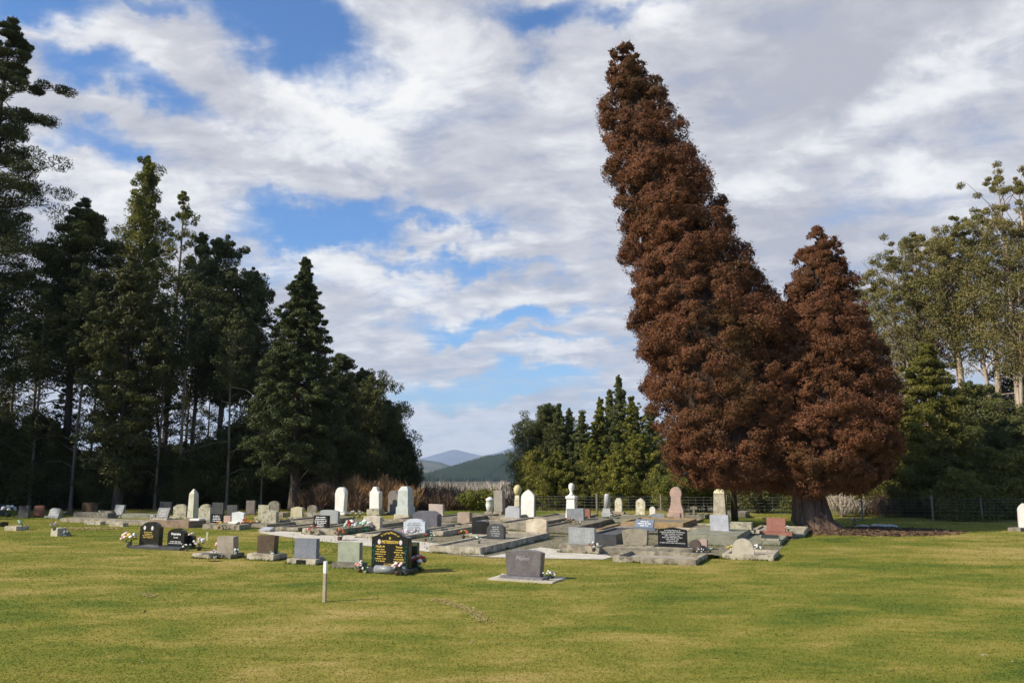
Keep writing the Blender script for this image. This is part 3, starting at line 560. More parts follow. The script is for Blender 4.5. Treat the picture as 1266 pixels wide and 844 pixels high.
T(1098, 318, 54, name='gum_tree', prof=umb(2.8), seed=66, nbr=110, cb=.42, clump=.75, trunk_r=.24, bare=14, multi=2, label='gum sloping down beside the shorter red tree', **GU)
T(1078, 350, 56, name='gum_tree', prof=umb(2.8), seed=67, nbr=90, cb=.3, clump=.75, trunk_r=.22, bare=8, multi=2, label='lowest gum of the row partly hidden by the shorter red tree', **GU)
T(1290, 250, 50, name='gum_tree', prof=umb(2.8), seed=68, nbr=80, cb=.35, clump=.75, trunk_r=.25, bare=8, multi=2, label='gum just outside the right edge reaching in with its branches', **GU)
GO = 'yellow-green conifers under the gums'
M_OLD = leafmat('dull_olive_leaf', [(.06, .062, .014), (.105, .10, .020), (.15, .14, .028), (.20, .175, .035)], .5, .2)
OC = dict(group=GO, nbr=120, cb=.02, elev=12, droop=.05, clump=.6, leaves=150, ln=.17, wd=.055, leafm=M_OLD, trunk_r=.14, flat=.6, jit=.55)
T(1146, 428, 41, name='macrocarpa', prof=cone(3.0, .6), seed=71, label='large yellow-green conifer in tiers right of the red trees', **OC)
T(1108, 500, 39, name='macrocarpa', prof=cone(1.9, .5), seed=72, label='yellow-green conifer touching the shorter red tree', **OC)
T(1222, 562, 37, name='macrocarpa', prof=cone(1.3, .4), seed=73, label='small layered yellow-green conifer by the fence', **OC)
T(1188, 592, 36, name='macrocarpa', prof=cone(1.1, .4), seed=74, label='lowest bright yellow-green bush against the fence', **OC)
T(1258, 560, 38, name='macrocarpa', prof=cone(1.6, .5), seed=75, label='yellow-green conifer at the right edge behind the fence', **OC)
T(1168, 540, 42, name='macrocarpa', prof=cone(1.9, .5), seed=76, label='mid-height olive conifer between the large one and the fence bush', **OC)
GD = 'dark leafy trees filling in below the gums'
dk = [T(1200, 480, 46, name='understorey_tree', group=GD, prof=egg(2.4, .4), seed=81, nbr=100, cb=.05, elev=30, clump=.72, leaves=150, ln=.16, wd=.06, leafm=M_GUM, bark=BARK_PALE, trunk_r=.14, flat=.85, jit=.4, bare=10, label='dark leafy tree in the shade beneath the gums')]
for (px, py, Y) in [(1180, 520, 50), (1240, 530, 50), (1280, 500, 46), (1220, 530, 44), (1130, 520, 56), (1085, 490, 58), (1255, 520, 43), (1190, 540, 45), (1060, 480, 62), (1150, 540, 60), (1215, 550, 60), (1030, 560, 60), (985, 580, 62), (1300, 430, 52)]:
    loc, h = spot(px, py, Y); c = copy_tree(dk[0]); c.location = loc; s = h / spot(1200, 480, 46)[1]; c.scale = (s * random.uniform(1, 1.25),) * 2 + (s,); c.rotation_euler = (0, 0, random.uniform(0, 6.28))
# low green bushes seen under the red crowns, behind the fence
GB = 'green bushes seen under the red crowns'
for i, (px, py, Y, r, lb) in enumerate([(838, 596, 42, 1.6, 'leafy green bush between the pink headstone and the leaning red tree'), (872, 600, 43, 1.4, 'green bush behind the lichen-topped obelisk'), (935, 600, 41, 1.2, 'yellow-green bush under the middle of the red crowns'), (970, 606, 45, 1.5, 'green bush left of the thick red trunk'), (1060, 612, 40, 1.0, 'small green bush right of the thick red trunk'), (1048, 590, 46, 1.8, 'dark green bush deep under the shorter red tree'), (905, 612, 48, 1.6, 'far green bush behind the thin dark stem')]):
    T(px, py, Y, name='bush', cat='bush', group=GB, prof=egg(r, .4), seed=90 + i, nbr=50, cb=.02, elev=35, clump=.42, leaves=110, ln=.13, wd=.06, leafm=(M_YEL, M_OLIVE, M_GUM)[i % 3], trunk_r=.06, flat=.8, jit=.4, label=lb)

# ---- leafless shrubs and the pale valley trees
def twiggy(name, px, py, Y, halfw, m, label, group=None, n=5000, ln=.45, wd=.018, seed=0, up=1.2, cat='shrub'):
    loc, h = spot(px, py, Y); root = empty(name, loc, 0, label, cat, group); rs = np.random.default_rng(seed)
    st = Acc(); C = []; D = []
    for i in range(26):
        a = rs.uniform(0, 6.28); s = rs.uniform(0, 1); e = np.array([math.cos(a) * halfw * s, math.sin(a) * halfw * s, h * rs.uniform(.65, 1.0) * (1 - .35 * s * s)])
        mid = e * .5 * np.array([.6, .6, 1.15]); v, f = tube_np([(0, 0, -.1), mid, e], [.035, .02, .006], 4); st.add(v, f)
        k = n // 26; t = rs.uniform(.25, 1.05, k)[:, None]; pts = mid * (1 - t) * 1.2 + e * t; pts = pts + rs.normal(size=(k, 3)) * halfw * .16
        C.append(pts); d = rs.normal(size=(k, 3)) * .7 + norm(e); d[:, 2] += up; D.append(d)
    st.obj('stem', BARK_PALE, root); v, f = diamonds(np.concatenate(C), np.concatenate(D), ln, wd); v[:, 2] = np.maximum(v[:, 2], .02)
    mesh_np('twigs', v, f, m, root); return root
for i, (px, py, Y, w, m, lb) in enumerate([(440, 598, 43, 1.2, M_TWIGO, 'orange-brown leafless shrub behind the white rounded monument'), (470, 595, 43, 1.4, M_TWIGO, 'tallest orange-brown leafless shrub behind the pale monuments'), (497, 606, 42, 1.0, M_TWIGO, 'orange-brown leafless shrub behind the pedestal monument'), (398, 600, 42.5, 1.0, M_TWIG, 'brown leafless shrub under the fir'),
        (446, 615, 42.0, .8, M_TWIG, 'low dark brown shrub between the two white monuments'), (528, 603, 56, 2.2, M_TWIG, 'reddish-brown leafless thicket at the left of the valley gap'), (553, 609, 52, 2.0, M_TWIG, 'brown leafless thicket in the valley gap'), (575, 616, 50, 1.6, M_TWIG, 'low grey-brown thicket left of the round green bush'), (545, 618, 44, 1.4, M_TWIG, 'low twiggy scrub behind the pink slab headstone'), (620, 620, 54, 1.8, M_TWIG, 'brown scrub right of the round green bush'),
        (1040, 614, 38, 1.0, M_TWIGP, 'pale dead branches tangled right of the thick red trunk'), (1090, 615, 38, .9, M_TWIG, 'brown dead brush stacked at the fence right of the red tree')]):
    twiggy('bare_shrub', px, py, Y, w, m, lb, 'leafless shrubs beyond the graves', seed=100 + i, n=(1200 if px > 1000 else 4200), wd=.024)
T(593, 613, 43, name='bush', cat='bush', group=None, prof=egg(1.0, .6), seed=120, nbr=60, cb=.02, elev=35, clump=.35, leaves=120, ln=.12, wd=.06, leafm=M_YEL, trunk_r=.05, flat=.8, jit=.2, label='round bright green bush in the valley gap')
p0 = twiggy('bare_poplar', 560, 602, 150, 2.6, M_TWIGP, 'pale leafless tree in the valley below the forested hill', 'pale leafless valley trees', seed=140, n=9000, ln=1.5, wd=.11, up=2.5, cat='tree')
for i, px in enumerate([548, 570, 580, 590, 599, 608, 616, 624, 632, 641, 650, 536, 520, 605, 585, 628]):
    c = copy_tree(p0); Y = 150 + (i * 37 % 50); q = P(px, 600 + (i * 13 % 5), Y); c.location = (q.x, Y, tz(q.x, Y)); h0 = spot(560, 602, 150)[1]; s = (q.z - tz(q.x, Y)) / h0; c.scale = (s * 1.2, s * 1.2, s); c.rotation_euler = (0, 0, i * 1.3)
# litter of dead needles under the red tree
def litter():
    m, nt, b = newmat('needle_litter'); c = ramp(nt, tnoise(nt, 6, 6, .75, 'World'), [(.35, (.05, .028, .016)), (.5, (.11, .062, .035)), (.65, (.20, .14, .07))]); nt.links.new(c, b.inputs['Base Color']); b.inputs['Roughness'].default_value = 1
    n = 9000; a = RNG.uniform(0, 6.28, n); r = np.sqrt(RNG.uniform(0, 1, n)) * RNG.uniform(.5, 1.1, n); x = g1.x + 1.3 + 3.2 * r * np.cos(a); y = YR - .6 + 2.0 * r * np.sin(a); z = RNG.uniform(.004, .07, n) * (1.1 - r)
    v, f = diamonds(np.stack([x, y, np.abs(z) + .01], 1), np.stack([RNG.normal(size=n), RNG.normal(size=n), RNG.normal(size=n) * .15], 1), .22, .05)
    tag(mesh_np('needle_litter', v, f, m), 'red-brown fallen needles and bark around the thick red trunk', 'leaf litter', kind='stuff')
litter()
# ------------------------------------------------------------------ the cemetery
ROT = R(-23); UV = Vector((math.cos(ROT), math.sin(ROT), 0)); VV = Vector((-math.sin(ROT), math.cos(ROT), 0))
CONC = stone('concrete_weathered', (.18, .15, .105), (.41, .36, .26), 3, lichen=(.12, .10, .065), la=(.50, .66))
CONCL = stone('concrete_pale', (.32, .28, .20), (.55, .49, .37), 2.5, lichen=(.20, .165, .11), la=(.48, .66))
CONCD = stone('concrete_dark', (.11, .095, .07), (.24, .21, .16), 3, lichen=(.30, .30, .22))
CONCG = stone('concrete_mossy', (.17, .17, .115), (.30, .295, .21), 2, lichen=(.11, .10, .06))
ORNG = stone('orange_lichen_stone', (.22, .17, .10), (.38, .26, .13), 4, lichen=(.50, .27, .06), la=(.52, .66))
BEIGE = stone('beige_stone', (.42, .37, .27), (.56, .50, .39), 3, lichen=(.27, .25, .17), la=(.55, .75))
BEIGEL = stone('lichened_stone', (.33, .31, .22), (.47, .43, .31), 4, lichen=(.16, .15, .09), la=(.5, .62))
GREY = stone('grey_granite', (.22, .23, .235), (.30, .31, .31), 4, .45, speck=.3)
GREYL = stone('pale_grey_granite', (.38, .385, .39), (.47, .47, .47), 4, .5, speck=.2)
BLUEG = stone('blue_grey_granite', (.17, .18, .205), (.22, .23, .26), 4, .4, speck=.25)
GREEN = stone('green_grey_stone', (.24, .26, .19), (.34, .36, .26), 4, .7)
BLACK = stone('polished_black_granite', (.012, .012, .013), (.022, .021, .021), 4, .14)
DARK = stone('dark_granite', (.05, .05, .052), (.09, .09, .09), 4, .35, speck=.3)
BROWNG = stone('brown_granite', (.075, .05, .032), (.12, .08, .05), 4, .3, speck=.3)
PURP = stone('purple_grey_granite', (.125, .108, .105), (.19, .165, .16), 4, .35, speck=.35)
PINK = stone('pink_granite', (.42, .29, .24), (.52, .37, .31), 4, .6, speck=.2)
RED = stone('red_brown_stone', (.26, .10, .065), (.34, .14, .09), 4, .6, speck=.25)
WHITE = stone('white_marble', (.70, .67, .60), (.84, .81, .75), 2, .5, lichen=(.52, .47, .36), la=(.6, .8))
WHITEL = stone('lichened_white_marble', (.55, .50, .36), (.76, .71, .56), 3, .7, lichen=(.36, .29, .12), la=(.5, .64))
WORN = stone('worn_cream_stone', (.50, .40, .27), (.72, .62, .46), 4, .9, lichen=(.30, .20, .11), la=(.56, .7))
TANS = stone('tan_stone', (.30, .23, .17), (.40, .31, .23), 4, .9)
GRAV = stone('pale_gravel', (.26, .22, .16), (.46, .41, .32), 12, .95, lichen=(.20, .17, .12), speck=.35)
PEB = stone('grey_gravel', (.13, .11, .07), (.29, .25, .17), 9, .95, lichen=(.09, .10, .04), speck=.4)
TXTW = plain('white_lettering', (.75, .75, .73)); TXTG = plain('gold_lettering', (.62, .42, .07), .4); TXTD = plain('dark_lettering', (.05, .05, .05)); TXTS = plain('silver_lettering', (.42, .41, .40))
BRONZE = plain('bronze_plaque', (.045, .055, .05), .35)

def outline(shape, w, h):
    a = w / 2
    def arc(cx, cz, rx, rz, a0, a1, n=10): return [(cx + rx * math.cos(R(a0 + (a1 - a0) * i / n)), cz + rz * math.sin(R(a0 + (a1 - a0) * i / n))) for i in range(n + 1)]
    if shape == 'rect': t = [(a, h), (-a, h)]
    elif shape == 'round': t = arc(0, h - a, a, a, 0, 180, 16)
    elif shape == 'lowround': t = arc(0, h - a * .55, a, a * .55, 0, 180, 16)
    elif shape == 'arc': t = arc(0, h - h * .12, a, h * .12, 0, 180, 14)
    elif shape == 'peak': t = [(a, h * .86), (0, h), (-a, h * .86)]
    elif shape == 'shoulder': t = [(a, h * .80), (a * .80, h * .80)] + arc(0, h * .80, a * .78, h * .20, 5, 175, 12) + [(-a * .80, h * .80), (-a, h * .80)]
    elif shape == 'gothic': t = [(a, h * .76), (a * .82, h * .84), (a * .55, h * .91), (a * .25, h * .965), (0, h), (-a * .25, h * .965), (-a * .55, h * .91), (-a * .82, h * .84), (-a, h * .76)]
    elif shape == 'cut': t = [(a, h * .78), (a * .55, h), (-a * .55, h), (-a, h * .78)]
    elif shape == 'flare': return [(-a * .90, 0), (a * .90, 0), (a, h * .90)] + arc(0, h * .88, a * .96, h * .12, 8, 172, 12) + [(-a, h * .90)]
    elif shape == 'serp': t = [(a, h * .82), (a * .82, h * .835), (a * .64, h * .88), (a * .45, h * .95), (a * .22, h * .99), (0, h), (-a * .22, h * .99), (-a * .45, h * .95), (-a * .64, h * .88), (-a * .82, h * .835), (-a, h * .82)]
    elif shape == 'keyhole': return [(-a, 0), (a, 0), (a, h * .10), (a * .86, h * .20), (a * .70, h * .30), (a * .64, h * .55), (a * .64, h * .62), (a * .78, h * .68)] + arc(0, h * .74, a * .80, h * .26, 0, 180, 14) + [(-a * .78, h * .68), (-a * .64, h * .62), (-a * .64, h * .55), (-a * .70, h * .30), (-a * .86, h * .20), (-a, h * .10)]
    elif shape == 'drape': t = [(a, h * .74), (a * .9, h * .79), (a * .55, h * .80), (a * .42, h * .86), (a * .46, h * .93), (a * .28, h), (-a * .28, h), (-a * .46, h * .93), (-a * .42, h * .86), (-a * .55, h * .80), (-a * .9, h * .79), (-a, h * .74)]
    return [(-a, 0), (a, 0)] + t
def text_obj(name, s, size, mat, parent, loc, align='CENTER', shear=0.0, rz=0.0, bold=.0):
    cu = bpy.data.curves.new(name, 'FONT'); cu.body = s; cu.size = size; cu.align_x = align; cu.shear = shear; cu.extrude = .0015; cu.offset = bold; cu.resolution_u = 2
    o = bpy.data.objects.new(name, cu); COL.objects.link(o); dg = bpy.context.evaluated_depsgraph_get(); me = bpy.data.meshes.new_from_object(o.evaluated_get(dg)); bpy.data.objects.remove(o)
    me.materials.clear(); me.materials.append(mat); q = bpy.data.objects.new(name, me); COL.objects.link(q); q.parent = parent; q.location = loc; q.rotation_euler = (R(90), -rz, 0); return q
def lines(root, mat, x0, x1, z0, z1, n, y, name='inscription', th=.45, jit=.25, seed=0):
    """rows of worn, illegible lettering"""
    rs = random.Random(seed); bm = bmesh.new(); lh = (z1 - z0) / n
    for i in range(n):
        zc = z1 - (i + .5) * lh; w = (x1 - x0) * (1 - rs.random() * jit * 2); x = (x0 + x1) / 2 - w / 2; e = x + w
        while x < e:
            l = rs.uniform(.35, .8) * lh; hh = lh * th * rs.uniform(.7, 1.05); box(bm, x, min(x + l, e), y - .002, y + .001, zc - hh / 2, zc + hh / 2); x += l + lh * (.5 if rs.random() < .2 else .14)
    return bm_obj(name, bm, mat, root)
HS = []; LAST = [None]; EDGE = []
def hs(x0, x1, yt, yb, yg, shape, mat, label, th=.09, base='same', bx=3, bd=None, rot=None, txt=None, z=0.0, lean=0.0, nm='headstone', bev=.008, cap=None, tl=None):
    xc = (x0 + x1) / 2; F = G(xc, yg, z); rz = ROT + R(random.uniform(-1.5, 1.5)) if rot is None else R(rot); v = Vector((-math.sin(rz), math.cos(rz), 0)); u = Vector((math.cos(rz), math.sin(rz), 0))
    bd = bd or th + .22
    if yg <= yb: bd = th + .02
    loc = F + v * (bd / 2); Yt = (loc - v * th / 2).y; s = Yt / FPX
    los = Vector((F.x, F.y, 0)).normalized(); perp = Vector((los.y, -los.x, 0)); cr = max(.5, abs(u.dot(perp)))
    w = (x1 - x0) * s / cr; zb = max(P(xc, yb, Yt).z - z, .0); h = P(xc, yt, Yt).z - z - zb
    if yg <= yb: zb = 0.0; h = P(xc, yt, Yt).z - z
    root = empty(nm, loc, rz, label, 'headstone'); bm = bmesh.new(); prism(bm, outline(shape, w, h), -th / 2, th / 2, bev, lean)
    for q in bm.verts: q.co.z += zb
    bm_obj('tablet', bm, mat, root)
    if z == 0 and yg > 0: EDGE.append((loc, rz, (w + 2 * bx * s) if zb > .02 else w, bd))
    if zb > .02:
        bw = w + 2 * bx * s; bm = bmesh.new(); box(bm, -bw / 2, bw / 2, -bd / 2, bd / 2, -.05, zb - .001, .01); bm_obj('base', bm, mat if base == 'same' else base, root)
    if txt:
        m, n = txt[0], txt[1]; a = txt[2] if len(txt) > 2 else (.80, .12, .86)
        o = lines(root, m, -w / 2 * a[0], w / 2 * a[0], zb + h * a[1], zb + h * a[2], n, -th / 2, seed=len(HS))
        if lean:
            o.rotation_euler = (-math.atan(lean), 0, 0)
            o.location = (0, -lean * zb, 0); o.location.y = lean * (0) ; o.rotation_euler = (0, 0, 0)
            for vt in o.data.vertices: vt.co.y += (vt.co.z - zb) * lean
    HS.append(root); root['tw'] = w; root['thh'] = h; root['tzb'] = zb
    tmp = (w, h, zb, th)
    for k in ('tw', 'thh', 'tzb'): del root[k]
    if loc.y > 20: root.rotation_euler = (R(random.uniform(-1.5, 1.5)), R(random.uniform(-1.6, 1.6)), rz)
    LAST[0] = (root, tmp)
    return root, tmp

def plot(px, py, w, d, h, label, kerb=CONC, fill=PEB, t=.13, sink=.05, rot=None, nm='grave_plot', z=0, lid=False, right=False):
    rz = ROT if rot is None else R(rot); c = G(px, py, z); u = Vector((math.cos(rz), math.sin(rz), 0)); v = Vector((-u.y, u.x, 0)); loc = c + (u * (-w / 2) if right else u * (w / 2)) + v * (d / 2)
    root = empty(nm, loc, rz, label, 'grave'); a, b = w / 2, d / 2; bm = bmesh.new(); EDGE.append((loc, rz, w, d))
    if lid:
        box(bm, -a, a, -b, b, -.05, h, .015); bm_obj('slab', bm, kerb, root)
    else:
        for x0, x1, y0, y1 in ((-a, a, -b, -b + t), (-a, a, b - t, b), (-a, -a + t, -b + t + .002, b - t - .002), (a - t, a, -b + t + .002, b - t - .002)): box(bm, x0, x1, y0, y1, -.05, h, .01)
        bm_obj('kerb', bm, kerb, root); bm = bmesh.new(); box(bm, -a + t - .01, a - t + .01, -b + t - .01, b - t + .01, -.04, max(h - sink, .02))
        bm_obj('grave_cover', bm, fill, root)
    return root
def sheet(name, pts, mat, z, label=None, kind='structure'):
    bm = bmesh.new(); vs = [bm.verts.new(G(a, b, z)) for a, b in pts]; bm.faces.new(vs); bmesh.ops.triangulate(bm, faces=bm.faces); o = bm_obj(name, bm, mat); tag(o, kind=kind)
    if o.data.polygons[0].normal.z < 0: o.data.flip_normals()
    return o
PATHM = stone('pale_path_concrete', (.50, .46, .38), (.66, .61, .52), 2, .95, lichen=(.34, .30, .23), speck=.2)
# ground surfaces between the graves
sheet('gravel_ground', [(524, 682), (600, 689), (690, 690), (745, 690), (880, 685), (905, 690), (960, 684), (975, 668), (1004, 660), (965, 652), (880, 650), (836, 645), (700, 641), (560, 641), (420, 641), (330, 646), (352, 655), (430, 662), (520, 672)], PEB, .006)
sheet('path', [(318, 658), (338, 655.5), (430, 661), (530, 670), (600, 679), (598, 687), (530, 681.5), (440, 673), (380, 667)], PATHM, .012)
sheet('path', [(602, 688), (668, 676), (700, 680), (745, 684), (757, 688), (745, 691), (690, 690)], PATHM, .011)
sheet('grass_strip', [(536, 650), (560, 648), (560, 652), (540, 655)], bpy.data.materials['lawn'], .014)
sheet('grass_strip', [(752, 666), (768, 662), (772, 670), (754, 672)], bpy.data.materials['lawn'], .014)

# --- kerbed plots, front to back
PL = [
 dict(a=(530, 683, 1.55, 5.2, .19), label='long raised concrete plot whose dark right side points at the purple-grey headstone', kerb=CONCL, fill=CONC),
 dict(a=(440, 664.5, 1.9, 4.2, .13), label='low wide concrete plot behind the black gold-lettered headstone', kerb=CONCL, fill=CONC),
 dict(a=(376, 660.5, 1.35, 2.6, .20), label='speckled concrete plot carrying two flower bunches', kerb=CONC, fill=PEB),
 dict(a=(340, 656, 1.0, 2.5, .14), label='low concrete plot left of the white-lettered black plaque', kerb=CONC, fill=PEB),
 dict(a=(757, 694, 2.05, 1.6, .13), label='front kerbed plot of pale gravel below the black white-lettered headstone', kerb=CONC, fill=GRAV, sink=.09),
 dict(a=(893, 690.5, 1.25, 1.45, .13), label='small kerbed gravel plot behind the rounded cream headstone', kerb=CONCL, fill=GRAV),
 dict(a=(842, 673, 1.65, 3.3, .30), label='thick mossy grey slab in front of the lichen-topped obelisk', kerb=CONCG, lid=True),
 dict(a=(900, 672.5, 1.50, 2.9, .12), label='low green-grey slab holding the framed black plaque', kerb=CONCG, lid=True),
 dict(a=(930, 662, 1.65, 2.2, .20), label='pale concrete plot under the red-brown headstone near the thick trunk', kerb=CONCL, fill=GRAV),
 dict(a=(733, 662, 1.1, 3.0, .20), label='orange-lichened kerb running up to the slanted blue slate', kerb=ORNG, fill=CONC),
 dict(a=(768, 653, 2.3, 2.6, .26), label='orange-lichened walled plot behind the slanted blue slate', kerb=ORNG, fill=PEB),
 dict(a=(728, 674, .85, 2.6, .34), label='dark polished kerb block right of the two-column grey headstone', kerb=DARK, fill=DARK),
 dict(a=(664, 659, 1.3, 3.6, .22), label='dark-sided plot behind the worn cream headstone', kerb=CONCD, fill=PEB),
 dict(a=(612, 655, 1.5, 3.6, .26), label='raised plot with a dark side below the pale grey slanted headstone', kerb=CONC, fill=CONC),
 dict(a=(556, 655, 1.4, 3.2, .18), label='low concrete plot below the tan block headstone', kerb=CONC, fill=PEB),
 dict(a=(512, 662, 1.1, 3.4, .18), label='concrete plot under the dark grey wide headstone', kerb=CONCL, fill=CONC),
 dict(a=(468, 658, 1.4, 3.6, .14), label='dark slab plot between the cream peaked headstone and the pale blue one', kerb=CONCD, fill=CONCD),
 dict(a=(420, 653, 1.5, 3.0, .16), label='gravel plot in front of the tall white rounded monument', kerb=CONC, fill=PEB),
 dict(a=(345, 649, 1.6, 2.8, .20), label='long beige kerb under the yellowish peaked headstone', kerb=CONC, fill=PEB),
 dict(a=(690, 650, 1.5, 3.4, .18), label='rubble-covered plot behind the two-column grey headstone', kerb=CONCD, fill=PEB),
 dict(a=(740, 646, 1.7, 3.0, .18), label='mossy kerbed plot in front of the small grey column', kerb=CONCG, fill=PEB),
 dict(a=(658, 645, 1.9, 3.0, .20), label='straight low kerb right of the white gothic headstone', kerb=CONC, fill=PEB),
 dict(a=(590, 643, 1.6, 2.6, .20), label='kerbed plot behind the green bush side of the white gothic headstone', kerb=CONC, fill=PEB),
 dict(a=(536, 645, 1.7, 2.8, .22), label='dark-fronted kerb right of the pink slab headstone', kerb=CONCD, fill=PEB),
 dict(a=(836, 656, 1.6, 2.4, .12), label='pale low kerb between the black headstone and the pink keyhole headstone', kerb=CONCL, fill=PEB),
 dict(a=(820, 647, 1.2, 2.2, .10), label='low kerb just in front of the pink keyhole headstone', kerb=CONC, fill=PEB),
 dict(a=(896, 640, .9, 1.4, .26), label='dark concrete box on the grass right of the lichen-topped obelisk', kerb=CONCD, fill=CONCD),
 dict(a=(846, 641, .9, 1.2, .18), label='low dark block on the grass right of the pink keyhole headstone', kerb=CONCD, fill=CONCD),
 dict(a=(290, 652, 1.5, 2.2, .16), label='kerbed plot of the small white peaked headstone', kerb=CONC, fill=PEB),
 dict(a=(488, 645, 1.5, 2.4, .14), label='kerbed plot round the grey pedestal monument', kerb=CONC, fill=PEB),
]
for d in PL:
    a = d.pop('a'); plot(a[0], a[1], a[2], a[3], a[4], **d)
def beam(px0, py0, px1, py1, d, h, label, mat=CONC, cat='concrete beam', nm='concrete_beam'):
    A_, B_ = G(px0, py0), G(px1, py1); u = (B_ - A_); w = u.length; rz = math.atan2(u.y, u.x); v = Vector((-math.sin(rz), math.cos(rz), 0)); bm = bmesh.new(); box(bm, -w / 2, w / 2, -d / 2, d / 2, -.05, h, .012)
    o = bm_obj(nm, bm, mat, loc=(A_ + B_) / 2 + v * d / 2); o.rotation_euler = (0, 0, rz); tag(o, label, cat)
beam(184, 650.5, 233, 652.5, .9, .24, 'reddish-brown concrete beam under the small framed plaque', stone('stained_concrete', (.17, .11, .07), (.30, .22, .15), 3))
beam(74, 644.5, 183, 649.5, .8, .14, 'long low concrete beam in front of the left back row', CONC)
beam(104, 648, 124, 648.8, .25, .13, 'left pale concrete block on the grass before the long beam', CONCL, 'concrete block', 'concrete_block')
beam(134, 650, 152, 650.8, .25, .14, 'right pale concrete block on the grass before the long beam', CONCL, 'concrete block', 'concrete_block')
beam(250, 653.5, 296, 655, .6, .18, 'concrete beam under the white and pink stones', CONC)
beam(90, 640, 133, 641, .5, .24, 'grey concrete ledge behind the long beam on the left', CONCD)
beam(148, 640, 192, 641, .6, .18, 'mossy low ledge right of the tilted grey plaque', CONCG)
beam(320, 639, 350, 639.5, .6, .2, 'grey beam behind the cream peaked headstones', CONC)
beam(370, 640, 412, 641, .6, .2, 'grey beam left of the tall white rounded monument', CONC)

# --- headstones ------------------------------------------------------ front row on the lawn
r, (w, h, zb, th) = hs(622, 666, 680, 712, 717.5, 'flare', PURP, 'purple-grey granite headstone with a cursive name standing alone at the front', .20, stone('purple_base', (.15, .14, .145), (.26, .25, .26), 5, .5, speck=.5), 4, .46)
text_obj('inscription', 'Mabel', .125, TXTS, r, (-.03, -th / 2 - .001, zb + h * .62), shear=.4, bold=-.001)
c = r.location; bm = bmesh.new(); box(bm, -.72, .72, -.40, .42, -.03, .03, .005)
sl = bm_obj('concrete_pad', bm, BEIGE, r, loc=(.04, 0, 0))
# big black double headstone
r, (w, h, zb, th) = hs(454, 498, 655.5, 702, 709, 'serp', BLACK, 'large black headstone with gold lettering in two columns and corner flowers', .14, DARK, 4, .5)
y = -th / 2 - .001
text_obj('family_name', 'PETERSON', .090, TXTG, r, (0, y, zb + h * .655), bold=.003)
s_ = 'In Loving Memory of'
for i, ch in enumerate(s_):
    if ch == ' ': continue
    a = R(128 - 76 * i / (len(s_) - 1)); rr_ = w * .36
    text_obj('arched_letter', ch, .058, TXTG, r, (math.cos(a) * rr_, y, zb + h * .50 + math.sin(a) * rr_), rz=a - R(90), bold=.0015)
text_obj('column_name', 'Phyllis M.', .060, TXTG, r, (-w * .25, y, zb + h * .545), bold=.002); text_obj('column_name', 'Trevor', .060, TXTG, r, (w * .25, y, zb + h * .545), bold=.002)
lines(r, TXTG, -w * .40, -w * .10, zb + h * .15, zb + h * .52, 6, -th / 2, seed=5); lines(r, TXTG, w * .10, w * .40, zb + h * .15, zb + h * .52, 6, -th / 2, seed=6); lines(r, TXTG, -w * .17, w * .17, zb + h * .05, zb + h * .13, 2, -th / 2, seed=7)
bm = bmesh.new(); box(bm, -.012, .012, y - .002, y + .002, zb + h * .76, zb + h * .83); box(bm, -.03, .03, y - .0025, y + .001, zb + h * .795, zb + h * .81); bm_obj('cross_emblem', bm, TXTG, r)
for sx in (-1, 1):
    bm = bmesh.new(); prism(bm, [(sx * w * .29 + .04 * math.cos(k * .5236), zb + h * .69 + .055 * math.sin(k * .5236)) for k in range(12)], y - .004, y + .002); bm_obj('portrait', bm, plain('portrait_oval', (.62, .56, .55)), r)
    v, f = diamonds(np.stack([sx * w * .42 + RNG.normal(size=90) * .018, np.full(90, y - .004), zb + h * RNG.uniform(.05, .62, 90)], 1), np.stack([RNG.normal(size=90) * .5, np.zeros(90), np.ones(90)], 1), .05, .02); mesh_np('painted_vine', v, f, plain('vine_green', (.03, .14, .09)), r)
bm = bmesh.new(); bmesh.ops.create_cone(bm, segments=14, radius1=.085, radius2=.085, depth=.50, cap_ends=True); bmesh.ops.rotate(bm, verts=bm.verts, matrix=Matrix.Rotation(R(90), 3, 'Y'))
for q in bm.verts: q.co += Vector((0, -.24, .09))
bm_obj('scroll', bm, GREY, r, True)
hs(499, 512, 670, 704, 706, 'rect', stone('dark_green_granite', (.045, .055, .03), (.08, .09, .05), 3, .25), 'dark green-grey slab headstone standing close behind the black gold-lettered one', .10)  # plain dark green-grey stone colour
hs(414, 440, 670, 695, 702.5, 'rect', GREEN, 'plain pale green-grey headstone left of the black gold-lettered one', .12, CONCD, 4)
r, (w, h, zb, th) = hs(359, 385, 665.5, 690, 697.5, 'rect', BLUEG, 'blue-grey polished rectangular headstone on a concrete base', .12, CONCL, 5, .42)
bm = bmesh.new(); box(bm, -.13, .13, -.225, -.205, .02, zb - .02); bm_obj('vase_recess', bm, BLACK, r)
hs(311, 331, 662, 684, 692.5, 'rect', BROWNG, 'dark brown polished headstone on a wide pale base', .16, CONCL, 7, .55)
hs(263, 282, 663, 684, 690, 'rect', stone('taupe_stone', (.24, .20, .15), (.34, .29, .22), 4), 'taupe headstone beside pink flowers with a grey block base', .18, CONCD, 3, .5)
r = plot(237, 689.5, .62, 1.0, .12, 'low sloping grey slab left of the taupe headstone', kerb=CONCL, lid=True)
r, (w, h, zb, th) = hs(201, 220, 653, 674, 679, 'lowround', BLACK, 'small black round-topped headstone with a white name and a black base', .14, BLACK, 4, .5)
text_obj('family_name', 'Wattridge', .085, TXTW, r, (0, -th / 2 - .001, zb + h * .62), bold=.003); text_obj('given_name', 'Donald', .055, TXTW, r, (0, -th / 2 - .001, zb + h * .44), bold=.001)
lines(r, TXTW, -w * .4, w * .4, zb + h * .08, zb + h * .28, 2, -th / 2, seed=9)
